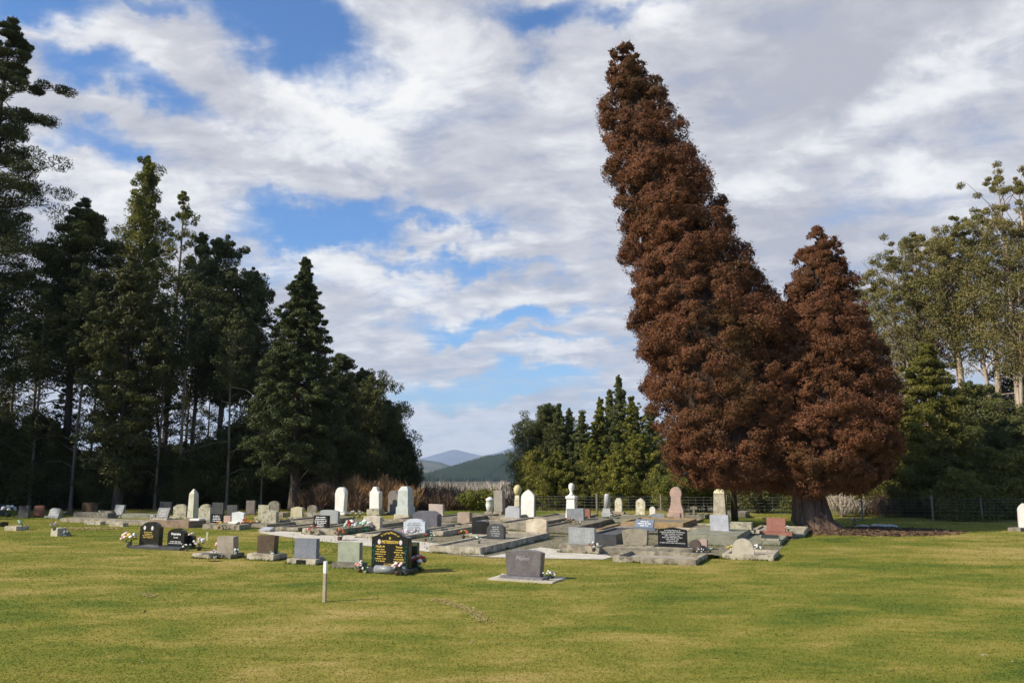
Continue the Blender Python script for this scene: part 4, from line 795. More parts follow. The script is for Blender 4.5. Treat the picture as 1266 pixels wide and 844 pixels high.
hs(223, 237, 661.5, 678, 678, 'arc', BLACK, 'black unlettered headstone back right of the small round-topped one', .12)
r, (w, h, zb, th) = hs(168, 190, 645, 674, 677, 'shoulder', BLACK, 'black curved headstone with two portraits between flower bunches', .14, BLACK, 3, .4)
for sx, zz in ((-.26, .74), (.12, .74)):
    bm = bmesh.new(); prism(bm, [(w * sx + .045 * math.cos(k * .5236), zb + h * zz + .06 * math.sin(k * .5236)) for k in range(12)], -th / 2 - .004, -th / 2 + .002); bm_obj('portrait', bm, plain('portrait_oval', (.62, .56, .55)), r)
lines(r, TXTG, -w * .34, w * .2, zb + h * .30, zb + h * .60, 4, -th / 2, seed=11)
beam(158, 677.5, 222, 680.5, .55, .07, 'thin dark granite ledger under the two black headstones', DARK, 'ledger', 'ledger')
# --- left, in the shade
hs(-6, 3, 623, 637, 637, 'arc', DARK, 'dark headstone cut off by the left edge of the view')
hs(20, 30.5, 625, 638, 640, 'rect', DARK, 'dark green-black headstone with a pale edge at the far left', txt=None)
hs(39, 49, 624.5, 637, 639, 'arc', RED, 'reddish-brown headstone in the shaded back row at the far left', txt=None)
hs(57, 68, 628, 638, 640.5, 'cut', GREY, 'small tilted grey headstone with pale flowers on its right', lean=.25, txt=(TXTS, 3))
hs(80, 89, 627, 637, 637, 'round', BLACK, 'small black rounded headstone left of the wide grey one')
hs(99, 115, 621, 634, 636, 'arc', BROWNG, 'wide dark brown headstone above the grey concrete ledge')
hs(120, 134, 631.5, 638, 639, 'rect', CONCD, 'low dark block headstone right of the wide brown one', .2)
hs(138, 148, 624, 636, 638, 'rect', GREY, 'leaning grey headstone with faint writing before the black trees', lean=.2, txt=(TXTS, 4))
hs(195, 208, 620, 634, 636, 'rect', DARK, 'tall dark headstone behind the framed sloping plaque')
hs(190, 203, 627.5, 640, 643.5, 'rect', DARK, 'sloping dark plaque headstone with a white frame on the brown beam', lean=.35, txt=(TXTS, 5), base=CONCL, z=.2)
hs(212, 226.5, 623, 638, 641, 'shoulder', BEIGEL, 'beige round-shouldered headstone left of the tall pale obelisk', .14)
hs(242.5, 256, 623, 646, 650, 'shoulder', BEIGEL, 'brownish lichened round-shouldered headstone right of the tall pale obelisk', .14)
hs(234, 245, 641, 651, 651, 'rect', WHITE, 'short white block stone at the foot of the tall pale obelisk', .3)
hs(260, 273, 621, 634, 636, 'rect', DARK, 'dark rectangular headstone behind the black plaque with white words')
hs(257, 271, 635, 646, 647, 'rect', BLACK, 'low black plaque headstone with bright white words on the beam', txt=(TXTW, 4), z=.1)
hs(278, 290, 624, 636, 638, 'rect', DARK, 'dark square headstone behind the small white peaked one')
hs(273, 282, 637.5, 646, 647, 'rect', PINK, 'small pink block headstone left of the white peaked one', .2)
hs(284, 298, 632, 645, 648, 'peak', stone('bluish_white_marble', (.55, .58, .56), (.68, .71, .69), 3), 'small white peaked headstone with an open book tablet before it')
hs(302, 312, 618.5, 634, 636, 'rect', stone('shaded_brown_stone', (.12, .10, .09), (.18, .15, .13), 4), 'narrow dark upright headstone against the black trees')
hs(316.5, 329, 624, 639, 642, 'rect', BEIGEL, 'square pale beige headstone beside a dark rounded one')
hs(330, 342.5, 619, 634, 636, 'lowround', CONCD, 'dark rounded headstone behind the square pale beige one')
hs(320.5, 338, 629.5, 648, 650, 'peak', BEIGEL, 'larger beige peaked headstone with a sloping plaque at its foot', .16)
hs(357.5, 371, 626, 639, 641.5, 'peak', stone('yellow_lichened_stone', (.40, .36, .22), (.52, .47, .31), 5, lichen=(.20, .17, .09)), 'yellowish peaked headstone with dark stains', .16, base=BEIGEL)
hs(378, 389, 624, 634, 636, 'lowround', CONCD, 'low dark rounded headstone in front of the brown shrub')
hs(382, 399, 637, 652.5, 660, 'rect', BLACK, 'black plaque headstone framed in white with rows of white writing', .12, txt=(TXTW, 6, (.86, .06, .94)), base=CONCL, bx=10, bd=.6)
hs(393, 414.5, 630, 647, 651, 'arc', stone('sheen_grey_granite', (.28, .29, .27), (.35, .36, .33), 4, .3), 'pale grey shiny headstone right of the white-framed plaque', .12, base=CONCL)
# --- monuments in the middle
hs(411.5, 423, 602, 633, 637, 'round', WHITE, 'tall white narrow round-topped monument left of the brown shrub', .26, bev=.04)
hs(455, 467, 601.5, 629, 637, 'drape', WHITE, 'white monument with a draped urn top behind the brown shrub', .26, bev=.03, base=BEIGEL, bx=2)
hs(478, 489.5, 606, 633, 636, 'round', stone('brown_grey_stone', (.16, .14, .125), (.23, .205, .18), 4, lichen=(.40, .28, .10), la=(.6, .7)), 'brown-grey round-topped headstone with an orange lichened top', .12)
hs(495, 497.5, 606, 633, 636, 'cut', WHITE, 'white marble edge of a monument left of the grey pedestal', .4)
hs(508, 538, 631.5, 651, 656, 'cut', stone('dark_violet_granite', (.10, .095, .105), (.15, .145, .155), 4, .4, speck=.3), 'wide dark violet-grey headstone behind the pale blue one', .30, base=CONCL)
hs(529, 546, 623, 637, 640, 'rect', stone('pale_pink_stone', (.52, .42, .36), (.62, .52, .45), 4), 'pale pink slanted slab headstone in front of the brown thicket', .16, lean=-.15)
r, t_ = hs(497, 523, 641, 660, 663, 'shoulder', stone('pale_blue_marble', (.42, .46, .50), (.56, .60, .64), 3, .35), 'pale blue headstone with white edges and flowers along its foot', .14, txt=(TXTD, 5, (.8, .2, .75)), base=CONCL)
hs(447, 467, 636.5, 652, 656, 'peak', BEIGE, 'cream peaked headstone right of the red and white flower bunches', .18, bd=.4)
hs(564, 579, 633, 647, 648, 'rect', TANS, 'tan block headstone left of the dark slab', .25)
hs(580, 599.5, 643.5, 660, 664, 'arc', BLACK, 'black blank slab headstone behind the rounded grey one with silver words', .14, base=CONCL, bx=6, bd=.6)
hs(600, 621, 647, 665, 667, 'lowround', DARK, 'rounded dark grey headstone with silver words on the long raised plot', .14, txt=(TXTS, 5, (.7, .1, .85)), z=.12)
hs(609.5, 620, 606, 632, 640, 'rect', stone('grey_brown_pillar', (.27, .235, .19), (.36, .32, .26), 4), 'grey-brown square pillar monument right of the white urn', .3, base=CONC, bx=0)
hs(622, 639.5, 625.5, 640, 646, 'cut', GREYL, 'pale grey headstone with sloped shoulders left of the white gothic one', .16, base=CONCL, bx=4, bd=.6)
hs(642.5, 658.5, 605, 640, 641.5, 'gothic', WHITE, 'tall bright white gothic-pointed headstone', .10, bev=.012)
hs(649, 674, 641, 662.5, 664, 'arc', WORN, 'broad worn cream headstone with brown stains behind the purple-grey one', .12)
hs(700, 720.5, 628.5, 645, 647, 'rect', GREY, 'plain blue-grey rectangular headstone below the white urn monument', .2)
hs(722, 728.5, 629, 643, 644, 'rect', RED, 'narrow red-brown slab headstone right of the plain blue-grey one', .12)
hs(700, 731.5, 652, 673, 684, 'rect', stone('light_grey_granite', (.27, .28, .275), (.34, .35, .34), 4, .4, speck=.25), 'wide grey headstone with two columns of pale writing on a concrete block', .12, base=CONC, bx=9, bd=.55, txt=None)
r, (w, h, zb, th) = LAST[0]; lines(r, TXTS, -w * .42, -w * .04, zb + h * .15, zb + h * .85, 6, -.06, seed=21); lines(r, TXTS, w * .06, w * .42, zb + h * .12, zb + h * .85, 6, -.06, seed=22)
hs(768, 799, 653.5, 674, 683, 'flare', stone('brown_concrete', (.22, .19, .135), (.31, .27, .195), 5, lichen=(.14, .12, .08)), 'broad rough brown-grey headstone left of the black white-lettered one', .16, base=CONC, bx=9, bd=.5)
hs(813, 847.5, 651.5, 674, 676.5, 'peak', BLACK, 'black headstone with eight lines of white writing on a black plinth', .10, base=BLACK, bx=4, bd=.36, z=.16)
r, (w, h, zb, th) = LAST[0]
for i, (s_, sz) in enumerate([('In Loving Memory of', .062), ('CHARLES ALEXANDER THOMPSON', .052), ('BELOVED HUSBAND OF LOUISA', .048), ('DIED 4 AUGUST 1953', .052), ('ALSO HIS WIFE EDITH MAY', .056), ('DIED 2 APRIL 1964', .052), ('AGED 84 YEARS', .050), ('AT REST WITH THEIR SON WALLACE', .050)]):
    text_obj('inscription_line', s_, sz * .82, TXTW, r, (0, -.052, zb + h * (.80 - i * .098)), bold=.0)
beam(738, 684.5, 857, 686.5, .55, .17, 'rough concrete beam carrying the brown-grey and the black headstones', CONC)
hs(852, 866, 667, 681, 681, 'round', stone('dark_brown_stone', (.07, .05, .04), (.11, .085, .07), 4), 'dark rounded back of a small headstone right of the black plinth', .14)
hs(865, 874, 666, 680, 680, 'arc', PINK, 'little pinkish-beige headstone with small white vases', .16)
hs(878, 900, 636.5, 656, 658, 'rect', stone('pale_lilac_granite', (.40, .40, .42), (.50, .50, .52), 4, .4, speck=.2), 'pale lilac-grey rectangular headstone below the lichen-topped obelisk', .14, z=.26)
hs(903, 928, 645.5, 655, 657, 'rect', BEIGEL, 'low lichened concrete block headstone right of the lilac-grey one', .3, z=.22)
hs(948, 970, 640, 657, 660, 'rect', RED, 'red-brown headstone beside the thick trunk with a matching vase block', .12, z=.14, lean=.08, bx=8)
hs(906, 932, 665.5, 690, 690, 'round', BEIGE, 'rounded cream headstone between yellow and white flowers at the right end', .10, bev=.015)
hs(784, 806, 642, 652, 654, 'rect', stone('blue_slate', (.13, .16, .20), (.19, .22, .27), 4, .3), 'slanted blue slate with pale writing among the orange-lichened kerbs', .10, lean=.6, txt=(TXTW, 3), z=.18)
hs(805, 821, 634.5, 645, 646, 'arc', GREY, 'small grey arched headstone behind the slanted blue slate', .12)
hs(759.5, 768, 615.5, 632, 636, 'cut', WHITEL, 'small cream lichened headstone between the grey column and the peaked white one', .14, base=TANS)
hs(785.5, 796.5, 615.5, 636, 638, 'gothic', WHITEL, 'white lichened pointed headstone with yellow edges', .14)
hs(802.5, 809.5, 626, 636, 637, 'round', WHITE, 'tiny white round-topped headstone right of the pointed lichened one', .1)
hs(826.5, 844, 601.5, 634, 640, 'keyhole', PINK, 'tall pink keyhole-shaped headstone under the leaning red tree', .22, base=PINK, bx=1, bd=.45)
hs(1262, 1274, 622, 656, 656, 'gothic', WHITE, 'white monument cut off by the right edge of the view', .3)
beam(1246, 656, 1262, 657, .5, .12, 'grey stone step left of the white monument at the right edge', CONCD)
hs(22, 23, 0, 0, 0, 'rect', DARK, '') if False else None

# --- special monuments: obelisks, pedestals, urns, cross
def solid(px, yg, nm, label, parts, cat='monument', rot=ROT, z=0):
    """parts: (name, kind, [(y_px, halfwidth_px)...], mat); square or round sections taken up the photo's outline"""
    F = G(px, yg, z); root = empty(nm, F, rot, label, cat); s = F.y / FPX
    for name, kind, prof, mat in parts:
        bm = bmesh.new(); pr = [(hw * s, P(px, y, F.y).z - z) for y, hw in prof]
        if kind == 'round': lathe(bm, pr, 16)
        else:
            rings = [[bm.verts.new((sx * r_ * .76, sy * r_ * .76, z_)) for sx, sy in ((-1, -1), (1, -1), (1, 1), (-1, 1))] for r_, z_ in pr]
            for a, b in zip(rings, rings[1:]):
                for i in range(4): bm.faces.new((a[i], a[(i + 1) % 4], b[(i + 1) % 4], b[i]))
            bm.faces.new(rings[0][::-1]); bm.faces.new(rings[-1])
        bm_obj(name, bm, mat, root, kind == 'round')
    return root
solid(238, 642, 'obelisk', 'tall pale obelisk with a blunt pointed top rising above the left rows', [('base', 'sq', [(642, 7.5), (639, 7.5)], CONC), ('shaft', 'sq', [(639.2, 5.8), (610, 5.0), (604, .8)], stone('cream_obelisk_stone', (.48, .45, .34), (.62, .59, .47), 3, lichen=(.32, .32, .18)))])
solid(501, 642, 'pedestal_monument', 'pale green-grey pedestal monument with a chamfered cap on a sandy base', [('base', 'sq', [(642, 13.5), (635, 13)], BEIGE), ('pedestal', 'sq', [(635.2, 11), (626, 11)], stone('pale_green_marble', (.42, .46, .40), (.55, .58, .52), 3)), ('shaft', 'sq', [(626.2, 9.5), (606, 9), (601, 5)], MATS['pale_green_marble'])])
solid(707, 646, 'urn_monument', 'white marble monument topped by a draped urn above the blue-grey headstone', [('pedestal', 'sq', [(640, 8), (628, 7), (617, 6.5), (615.5, 8), (613.5, 8), (612, 5)], WHITE), ('urn', 'round', [(612.2, 4.5), (610, 2.2), (607, 2), (603, 3.6), (599, 3.4), (597, 1.5)], WHITE), ('base', 'sq', [(646, 10), (640.2, 10)], CONC)])
solid(751, 638, 'column_monument', 'slim blue-grey column on a stepped plinth', [('plinth', 'sq', [(638, 7.5), (633, 7.5), (632, 6.2), (628, 6)], GREYL), ('column', 'round', [(628.2, 4.4), (612, 3.4), (610, 2.4)], GREYL)])
solid(605.5, 636, 'urn_monument', 'small white lidded urn left of the grey-brown pillar', [('plinth', 'sq', [(636, 6.5), (632, 6.5)], CONC), ('urn', 'round', [(632.2, 3.6), (624, 5), (618.5, 4.4), (618, 5.2), (616.5, 5), (614, 1)], WHITE)])
solid(640, 638, 'cross_monument', 'yellow-lichened slender monument with a rounded head behind the white gothic headstone', [('shaft', 'sq', [(638, 5), (612, 3.4)], WHITEL), ('head', 'round', [(612.2, 2), (609, 4.4), (604, 5), (600, 3), (599, .6)], stone('yellow_lichen', (.50, .40, .16), (.66, .56, .30), 6))])
solid(891, 645, 'obelisk', 'lichen-topped weathered obelisk with a yellowish crown above the lilac-grey headstone', [('base', 'sq', [(645, 12), (636, 12)], BEIGEL), ('shaft', 'sq', [(636.2, 9.8), (632, 9.5), (609, 8.2)], stone('weathered_obelisk', (.33, .28, .21), (.55, .51, .42), 5, lichen=(.22, .18, .12))), ('cap', 'sq', [(609.2, 8.6), (606, 7), (604, 3)], stone('yellow_white_lichen', (.62, .58, .34), (.76, .73, .55), 7))])
r = solid(858, 640, 'cross_monument', 'small dark cross on the grass before the wire fence', [('shaft', 'sq', [(640, 1.6), (625, 1.3)], CONCD)])
bm = bmesh.new(); box(bm, -.16, .16, -.035, .035, .40, .48); bm_obj('crossbar', bm, CONCD, r)
def book(px, py, wpx, mat, label, z=0.0, tilt=.35, rot=ROT):
    F = G(px, py, z); s = F.y / FPX; w = wpx * s; root = empty('tablet_stone', F, rot, label, 'grave tablet'); bm = bmesh.new()
    d = w * .55; a = w / 2; vs = [(-a, 0, .05), (a, 0, .05), (a, d, .05 + d * tilt), (-a, d, .05 + d * tilt)]
    lo = [bm.verts.new((x, y, 0)) for x, y, _ in vs]; hi = [bm.verts.new(q) for q in vs]; bm.faces.new(hi); bm.faces.new(lo[::-1])
    for i in range(4): bm.faces.new((lo[i], lo[(i + 1) % 4], hi[(i + 1) % 4], hi[i]))
    bm_obj('wedge', bm, CONC, root); bm = bmesh.new(); e = .03; q = [(-a + e, e), (a - e, e), (a - e, d - e), (-a + e, d - e)]
    t0 = [bm.verts.new((x, y, .05 + y * tilt + .001)) for x, y in q]; t1 = [bm.verts.new((x, y, .05 + y * tilt + .02)) for x, y in q]; bm.faces.new(t1); bm.faces.new(t0[::-1])
    for i in range(4): bm.faces.new((t0[i], t0[(i + 1) % 4], t1[(i + 1) % 4], t1[i]))
    bm_obj('plaque', bm, mat, root); return root
book(287, 649, 12, WHITE, 'white open book tablet before the small white peaked headstone', .15)
book(326, 657.5, 18, stone('pale_blue_slate', (.30, .32, .36), (.38, .40, .44), 3), 'sloping pale blue plaque at the foot of the beige peaked headstone')
book(951, 668, 22, BRONZE, 'framed black plaque on the low green-grey slab', .12, .30)
book(764, 665, 11, WHITE, 'white scroll-shaped tag lying on the grass strip between plots', .03)
book(78, 661.5, 11, BROWNG, 'dark sloping plaque beside a pale vase block on the lawn')
book(252, 688, 15, PURP, 'flat grey-purple plaque on the sloping grey slab', .12, .12)
# lawn plaques on the left with their small extras
def block(px0, px1, yt, yg, depth, mat, nm, label, cat, z=0):
    F = G((px0 + px1) / 2, yg, z); s = F.y / FPX; w = (px1 - px0) * s / math.cos(R(25)); bm = bmesh.new(); box(bm, -w / 2, w / 2, 0, depth, -.03, (yg - yt) * s * .9, .012); o = bm_obj(nm, bm, mat, loc=F); o.rotation_euler = (0, 0, ROT); return tag(o, label, cat)
block(3, 22, 650, 655.5, .5, CONCL, 'lawn_slab', 'pale low slab beside the green pot plant at the left edge', 'slab')
block(61, 72, 652, 662.5, .35, BEIGE, 'vase_block', 'beige block with a round grey vase on the left lawn', 'stone block')
block(-5, 2, 645, 651, .3, BLACK, 'headstone', 'black corner of a stone at the very left edge', 'stone block')
block(401, 414, 655, 661.5, .35, TANS, 'stone_block', 'small brown stone block right of the white-framed plaque', 'stone block')
block(545, 551, 653, 657, .2, DARK, 'stone_block', 'tiny dark block on the concrete plot right of the pale blue headstone', 'stone block', .12)

# ------------------------------------------------------------------ flowers
FC = {'w': plain('white_petals', (.80, .78, .74), .7, .1), 'p': plain('pink_petals', (.78, .40, .42), .7), 'pp': plain('pale_pink_petals', (.80, .58, .58), .7), 'r': plain('red_petals', (.50, .03, .02), .7), 'y': plain('yellow_petals', (.80, .58, .10), .7),
      'o': plain('orange_petals', (.62, .17, .03), .7), 'm': plain('mauve_petals', (.45, .28, .50), .7), 'b': plain('brown_petals', (.20, .11, .06), .9), 't': plain('pale_green_petals', (.42, .60, .50), .7)}
LEAF = leafmat('posy_leaf', [(.02, .06, .015), (.04, .10, .03), (.08, .16, .06)], 9, .1); POTS = {'dark': plain('dark_pot', (.04, .04, .045), .4), 'white': plain('white_pot', (.78, .77, .74), .4), 'terra': plain('terracotta_pot', (.50, .20, .08), .8), 'stone': CONC, 'teal': plain('teal_jar', (.20, .40, .38), .3), 'brown': plain('brown_pot', (.14, .07, .05), .5), 'green': plain('green_pot', (.05, .22, .10), .5)}
def flowers(px, py, rpx, cols, label, pot='dark', z=0.0, n=15, back=0.0, leaf=30, potr=.38):
    F = G(px, py, z) + VV * back; s = F.y / FPX; r = rpx * s * 1.18; ph = r * .55; root = empty('flower_bunch', F, random.uniform(0, 6), label, 'flowers'); bm = bmesh.new()
    lathe(bm, [(r * potr * .7, -.01), (r * potr, ph * .8), (r * potr * 1.12, ph), (r * potr * .9, ph), (r * potr * .6, ph * .7)], 12); bm_obj('pot', bm, POTS[pot], root, True)
    bms = {}; zc = ph + r * .55
    for i in range(n):
        c = cols[i % len(cols)]; d = Vector(np.random.default_rng(i + int(px)).normal(size=3)).normalized(); d.z = abs(d.z) * .9 - .15; p = Vector((0, 0, zc)) + Vector((d.x * r * .85, d.y * r * .85, d.z * r * .8))
        bm = bms.setdefault(c, bmesh.new()); rr_ = r * random.uniform(.20, .30); e = bmesh.ops.create_icosphere(bm, subdivisions=1, radius=rr_)
        for v in e['verts']: v.co = v.co * random.uniform(.7, 1.2); v.co.z *= .75; v.co += p
    for c, bm in bms.items(): bm_obj('blooms', bm, FC[c], root)
    v, f = clump_leaves(np.array([[0, 0, zc - r * .1]]), np.array([r * .95]), leaf, r * .38, r * .17, flat=.8, shell=.2); mesh_np('leaves', v, f, LEAF, root); return root
FL = [(159, 676, 8.5, ['pp', 'w', 'p', 'y'], 'pink, white and yellow posy left of the black portrait headstone', 'stone', 0, 20), (192, 675, 8, ['p', 'pp', 'w', 'o'], 'pink and peach posy right of the black portrait headstone', 'brown', 0, 20),
 (237, 668, 4.5, ['w', 'pp'], 'small white posy beside the black unlettered headstone', 'dark', 0, 10), (246, 680, 7, ['w', 'pp'], 'pale pink and white flowers above the sloping grey slab', 'dark', 0, 16), (231, 681, 4.5, ['w', 'b'], 'little cream flowers on the black base', 'stone', 0, 9),
 (273, 683, 6.5, ['p', 'pp', 'p'], 'bright pink flowers in front of the taupe headstone', 'stone', .05, 14), (266, 690.5, 5.2, ['w', 'pp'], 'pale posy in a white vase left of the pink flowers', 'white', 0, 8), (291, 685, 3.6, ['w', 't'], 'small white flower pot on the block right of the taupe headstone', 'white', .1, 7),
 (339, 692, 6, ['t', 'w'], 'grey-green sprig in a dark bowl right of the brown headstone', 'dark', 0, 5), (393, 696, 6, ['t', 'm'], 'teal and dark sprig right of the blue-grey headstone', 'dark', 0, 5),
 (445, 707, 6.5, ['pp', 'w', 'o'], 'pale pink flowers at the left foot of the black gold-lettered headstone', 'brown', 0, 12), (451.5, 708, 4, ['w'], 'white egg-shaped urn in front of the black gold-lettered headstone', 'white', 0, 5), (491, 711, 7.5, ['pp', 'w', 'b'], 'pink and cream flowers before the right corner of the black gold-lettered headstone', 'brown', 0, 18), (517, 706, 9, ['pp', 'r', 'w', 'b'], 'mixed wine-red and pink flowers right of the green-grey slab', 'dark', 0, 22),
 (677, 717, 5.5, ['w', 'w'], 'white lilies with dark leaves right of the purple-grey headstone', 'dark', .03, 6), (683, 715, 4.5, ['w'], 'white rosette with dark leaves outermost beside the purple-grey headstone', 'dark', .02, 3), (621, 713.5, 2.2, ['w'], 'tiny white flower at the left foot of the purple-grey headstone', 'white', .03, 4),
 (434, 660, 8, ['t', 'w', 'r', 't'], 'white and pale green bunch with a red rose, left of its pair', 'green', .0, 20), (452, 659, 7.5, ['t', 'w', 'r', 't'], 'white and pale green bunch with a red rose, right of its pair', 'green', .0, 18), (420, 668, 7, ['b', 'b', 'o'], 'withered brown bunch on the path edge', 'brown', 0, 14), (385.5, 660, 5, ['p', 'r', 'b'], 'faded red-pink flowers before the white-framed plaque', 'brown', .05, 12),
 (386, 638, 2.5, ['w'], 'tiny white flower on top of the white-framed plaque', 'white', .42, 4), (304, 652.5, 5.5, ['o', 'r', 'o'], 'orange-red flowers on dark leaves right of the open book tablet', 'dark', 0, 12), (270.5, 653, 4.5, ['o', 'y'], 'orange round flower pot on the beam', 'terra', .05, 8), (316, 650, 3.2, ['o', 'w'], 'small peach flowers left of the beige peaked headstone', 'stone', 0, 6),
 (186.5, 643, 3, ['w'], 'white flowers at the left foot of the framed sloping plaque', 'white', .2, 5), (206, 643, 3, ['w'], 'white flowers at the right foot of the framed sloping plaque', 'white', .2, 5), (148, 640, 3, ['w'], 'white flowers beside the leaning grey headstone', 'white', .1, 5), (10, 639, 7, ['w', 't', 'm'], 'white and grey wreath at the far left', 'dark', 0, 22), (71, 639, 3, ['w', 't'], 'pale flowers right of the small tilted grey headstone', 'white', 0, 6), (121, 636, 2.4, ['w'], 'small white flowers above the low dark block', 'white', .2, 4), (79, 638, 3, ['w', 'b'], 'cream flowers left of the small black rounded headstone', 'stone', 0, 5),
 (25, 655, 6, ['t'], 'bushy green plant in a pot beside the pale low slab', 'green', 0, 3), (67, 655, 4.5, ['w', 'm'], 'grey and white posy in a round vase on the beige block', 'stone', .22, 7), (80, 663, 3.5, ['w', 'w'], 'row of white flowers before the dark sloping plaque', 'white', 0, 5),
 (503, 664, 5, ['w', 'pp', 'm'], 'white and mauve flowers at the left foot of the pale blue headstone', 'stone', .0, 12), (513, 664, 4.5, ['w', 'b', 'pp'], 'white and brown flowers at the right foot of the pale blue headstone', 'stone', .0, 10), (526, 668, 4, ['b', 'r'], 'brown pot with dull red flowers right of the pale blue headstone', 'brown', .05, 5), (533, 667, 4.5, ['t', 'w'], 'pale teal jar right of the brown flower pot', 'teal', .05, 4), (573, 665, 5, ['o', 'r', 'y'], 'orange and red flowers left of the black blank slab', 'brown', .12, 8), (592, 671, 4.5, ['w', 't'], 'small grey-white sprig before the black blank slab', 'stone', .15, 7),
 (734, 681, 5.5, ['w', 'b'], 'cream and brown flowers on the block of the two-column headstone', 'dark', .1, 10), (692, 683, 2, ['w'], 'tiny white flower on the gravel before the two-column headstone', 'white', 0, 4), (862, 682, 2.5, ['w'], 'left small white vase before the pinkish headstone', 'white', .1, 4), (867.5, 682.5, 2.3, ['w'], 'right small white vase before the pinkish headstone', 'white', .1, 4), (878, 682, 2.5, ['t'], 'tiny dark sprig right of the small white vases', 'dark', .1, 3),
 (903.5, 684, 5, ['y', 'w', 'y'], 'yellow and white flowers left of the rounded cream headstone', 'stone', 0, 10), (936, 684, 5, ['w', 'm', 'w'], 'white flowers over dark leaves right of the rounded cream headstone', 'dark', .0, 10), (974.5, 656, 2.8, ['w', 'pp'], 'pale flowers in the vase block of the red-brown headstone', 'brown', .25, 5),
 (437, 641, 4.5, ['w', 'b', 'w'], 'white stones and flowers right of the tall white rounded monument', 'stone', 0, 10), (444, 639, 4, ['w', 'b'], 'cream flowers before the draped white monument', 'stone', 0, 8), (704, 650, 4.5, ['w', 'b', 'o'], 'pale dried bunch at the left foot of the plain blue-grey headstone', 'stone', .1, 9), (715, 651, 4, ['w', 'b'], 'scattered pale rubble flowers at the right foot of the plain blue-grey headstone', 'stone', .1, 8), (756, 641, 2.6, ['w'], 'little white flowers on the mossy plot before the grey column', 'stone', .1, 5), (655, 643, 2.2, ['w'], 'tiny white jar at the foot of the white gothic headstone', 'white', 0, 3), (792, 640, 3, ['t', 'y'], 'green weeds at the foot of the pointed lichened headstone', 'stone', 0, 3), (648, 667, 2.4, ['w'], 'small white flower left of the worn cream headstone', 'stone', .1, 4), (1057, 649, 4.5, ['w', 'm', 'b'], 'heap of discarded flowers by the fence right of the thick trunk', 'stone', 0, 9)]
for t in FL: flowers(t[0], t[1], t[2], t[3], t[4], t[5], t[6], t[7])

# discarded stones right of the big trunk
def rubble(px, py, s, label, mat=None):
    bm = bmesh.new(); rs = random.Random(int(px)); e = bmesh.ops.create_icosphere(bm, subdivisions=2, radius=1)
    for v in e['verts']: v.co = Vector((v.co.x * s * 1.6, v.co.y * s, v.co.z * s * .45)) * rs.uniform(.8, 1.15)
    tag(bm_obj('stone', bm, mat or GREYL, loc=G(px, py)), label, 'stone')
rubble(1088, 651, .28, 'flat pale grey stone on the shaded grass right of the thick trunk'); rubble(1067, 651, .20, 'smaller grey stone beside the discarded flowers'); rubble(1100, 651, .22, 'rightmost low grey stone near the fence'); rubble(1075, 657, .10, 'dark small stone on the shaded grass'); rubble(1217, 809, .028, 'small pebble lying on the lawn at the lower right', TANS)

# marker post on the lawn
F = G(401, 743.5); s = F.y / FPX; hp = P(401, 693.5, F.y).z; root = empty('marker_post', F, R(-15), 'thin wooden marker post with a white painted top on the front lawn', 'post')
bm = bmesh.new(); box(bm, -.028, .028, -.028, .028, -.15, hp * .70, .003); bm_obj('stake', bm, plain('weathered_wood', (.40, .33, .22), .9), root)
bm = bmesh.new(); box(bm, -.030, .030, -.030, .030, hp * .70 + .001, hp, .004); bm_obj('painted_top', bm, plain('white_paint', (.80, .79, .75), .5, .05), root)
# small white peg markers in the grass
for px, py, lb in [(256, 668, 'small yellow-green peg standing behind the black headstones'), (336, 745, 'small white marker disc in the lawn')][:1]:
    F = G(px, py); bm = bmesh.new(); box(bm, -.03, .03, -.02, .02, -.1, .26, .003); tag(bm_obj('peg', bm, plain('peg_paint', (.60, .62, .30)), loc=F), lb, 'peg')

# ------------------------------------------------------------------ wire fence behind the graves
WIRE = plain('fence_wire', (.22, .22, .20), .6); POST = plain('fence_post_wood', (.20, .17, .13), .9)
def fence(p0, p1, n, h, label):
    A_, B_ = np.array(p0), np.array(p1); L_ = np.linalg.norm(B_ - A_); root = empty('wire_fence', (p0[0], p0[1], 0), 0, label, 'fence'); Wv = Acc()
    for k in range(7):
        z = .06 + (h - .08) * (k / 6) ** .8; pts = [(A_ + (B_ - A_) * t - A_) for t in np.linspace(0, 1, n * 2 + 1)]; v, f = tube_np([(q[0], q[1], z + .01 * math.sin(i * 2.1)) for i, q in enumerate(pts)], [.0042] * len(pts), 3); Wv.add(v, f)
    m = int(L_ / .32)
    for i in range(m):
        q = (B_ - A_) * i / m; v, f = tube_np([(q[0], q[1], .04), (q[0], q[1], h - .03)], [.0028, .0028], 3); Wv.add(v, f)
    Wv.obj('wire_mesh', WIRE, root)
    for i in range(n + 1):
        q = (B_ - A_) * i / n; bm = bmesh.new(); bmesh.ops.create_cone(bm, segments=8, radius1=.032, radius2=.028, depth=h + .22, cap_ends=True)
        for v in bm.verts: v.co += Vector((q[0] + random.uniform(-.03, .03), q[1], (h + .22) / 2 - .12))
        bm_obj('post', bm, POST, root)
fence((1.0, 37.5), (17.5, 35.0), 6, .95, 'wire netting fence behind the white headstones and the red trees')
fence((17.5, 35.0), (27, 33.6), 5, .95, 'wire netting fence at the foot of the yellow-green conifers on the right')

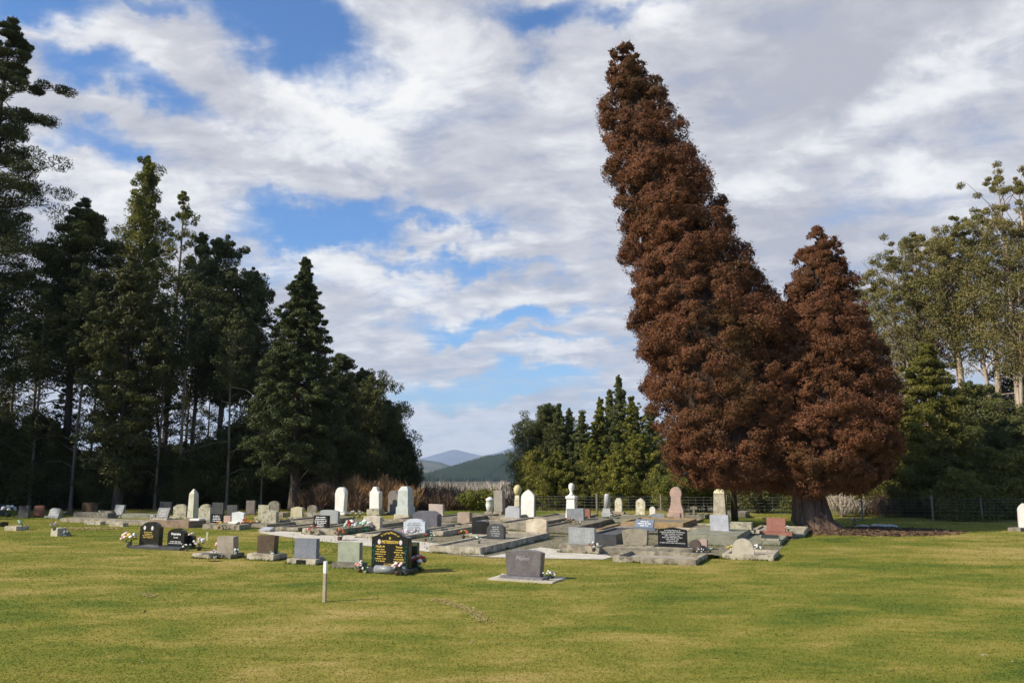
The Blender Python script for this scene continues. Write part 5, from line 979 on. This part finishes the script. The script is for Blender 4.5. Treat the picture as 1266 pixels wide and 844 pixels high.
def fallen():
    n = 70; px = RNG.uniform(0, 1266, n); py = RNG.uniform(690, 844, n); q = np.array([tuple(G(a, b, .02)) for a, b in zip(px, py)])
    v, f = diamonds(q, np.stack([RNG.normal(size=n), RNG.normal(size=n), RNG.normal(size=n) * .3], 1), .055, .03, np.tile([0, 0, 2.], (n, 1)))
    tag(mesh_np('fallen_leaves', v, f, leafmat('dead_leaf', [(.06, .03, .015), (.16, .09, .04), (.40, .34, .24)], 3, 0, .9)), 'few small dead leaves scattered over the front lawn', 'fallen leaves', kind='stuff')
fallen()

def edge_grass():
    X = []; 
    for loc, rz, w, d in EDGE:
        n = int(260 * (w + d)); t = RNG.uniform(-1, 1, n); side = RNG.integers(0, 4, n); o = RNG.exponential(.022, n) + .004
        lx = np.where(side < 2, t * w / 2, np.where(side == 2, -w / 2 - o, w / 2 + o)); ly = np.where(side == 0, -d / 2 - o, np.where(side == 1, d / 2 + o, t * d / 2))
        keep = (np.sin(lx * 7 + loc.x * 3) + np.sin(ly * 5 + loc.y) + RNG.normal(size=n) * .6) > -.6; lx = lx[keep]; ly = ly[keep]
        c, s_ = math.cos(rz), math.sin(rz); X.append(np.stack([loc.x + lx * c - ly * s_, loc.y + lx * s_ + ly * c], 1))
    # weeds scattered over the gravel between the graves
    n = 9000; px = RNG.uniform(360, 960, n); py = RNG.uniform(643, 684, n); cl = (np.sin(px * .11) + np.sin(py * .5 + px * .03) + RNG.normal(size=n) * .7) > .6
    X.append(np.array([tuple(G(a, b))[:2] for a, b in zip(px[cl], py[cl])]))
    X = np.concatenate(X); n = len(X); h = RNG.uniform(.02, .075, n); w = .004 + .0004 * X[:, 1]; an = RNG.uniform(0, 6.28, n); dx = np.cos(an) * w; dy = np.sin(an) * w; z = np.zeros(n)
    V = np.stack([np.stack([X[:, 0] - dx, X[:, 1] - dy, z], 1), np.stack([X[:, 0] + dx, X[:, 1] + dy, z], 1), np.stack([X[:, 0] + RNG.normal(size=n) * h * .5, X[:, 1] + RNG.normal(size=n) * h * .5, h], 1)], 1).reshape(-1, 3)
    tag(mesh_np('edge_grass', V, np.arange(3 * n).reshape(-1, 3), leafmat('edge_grass_blade', [(.06, .095, .012), (.11, .135, .018), (.20, .18, .04)], 2, .3, .8)), 'longer untrimmed grass and weeds along the kerbs and plinths', 'grass', kind='stuff')
edge_grass()
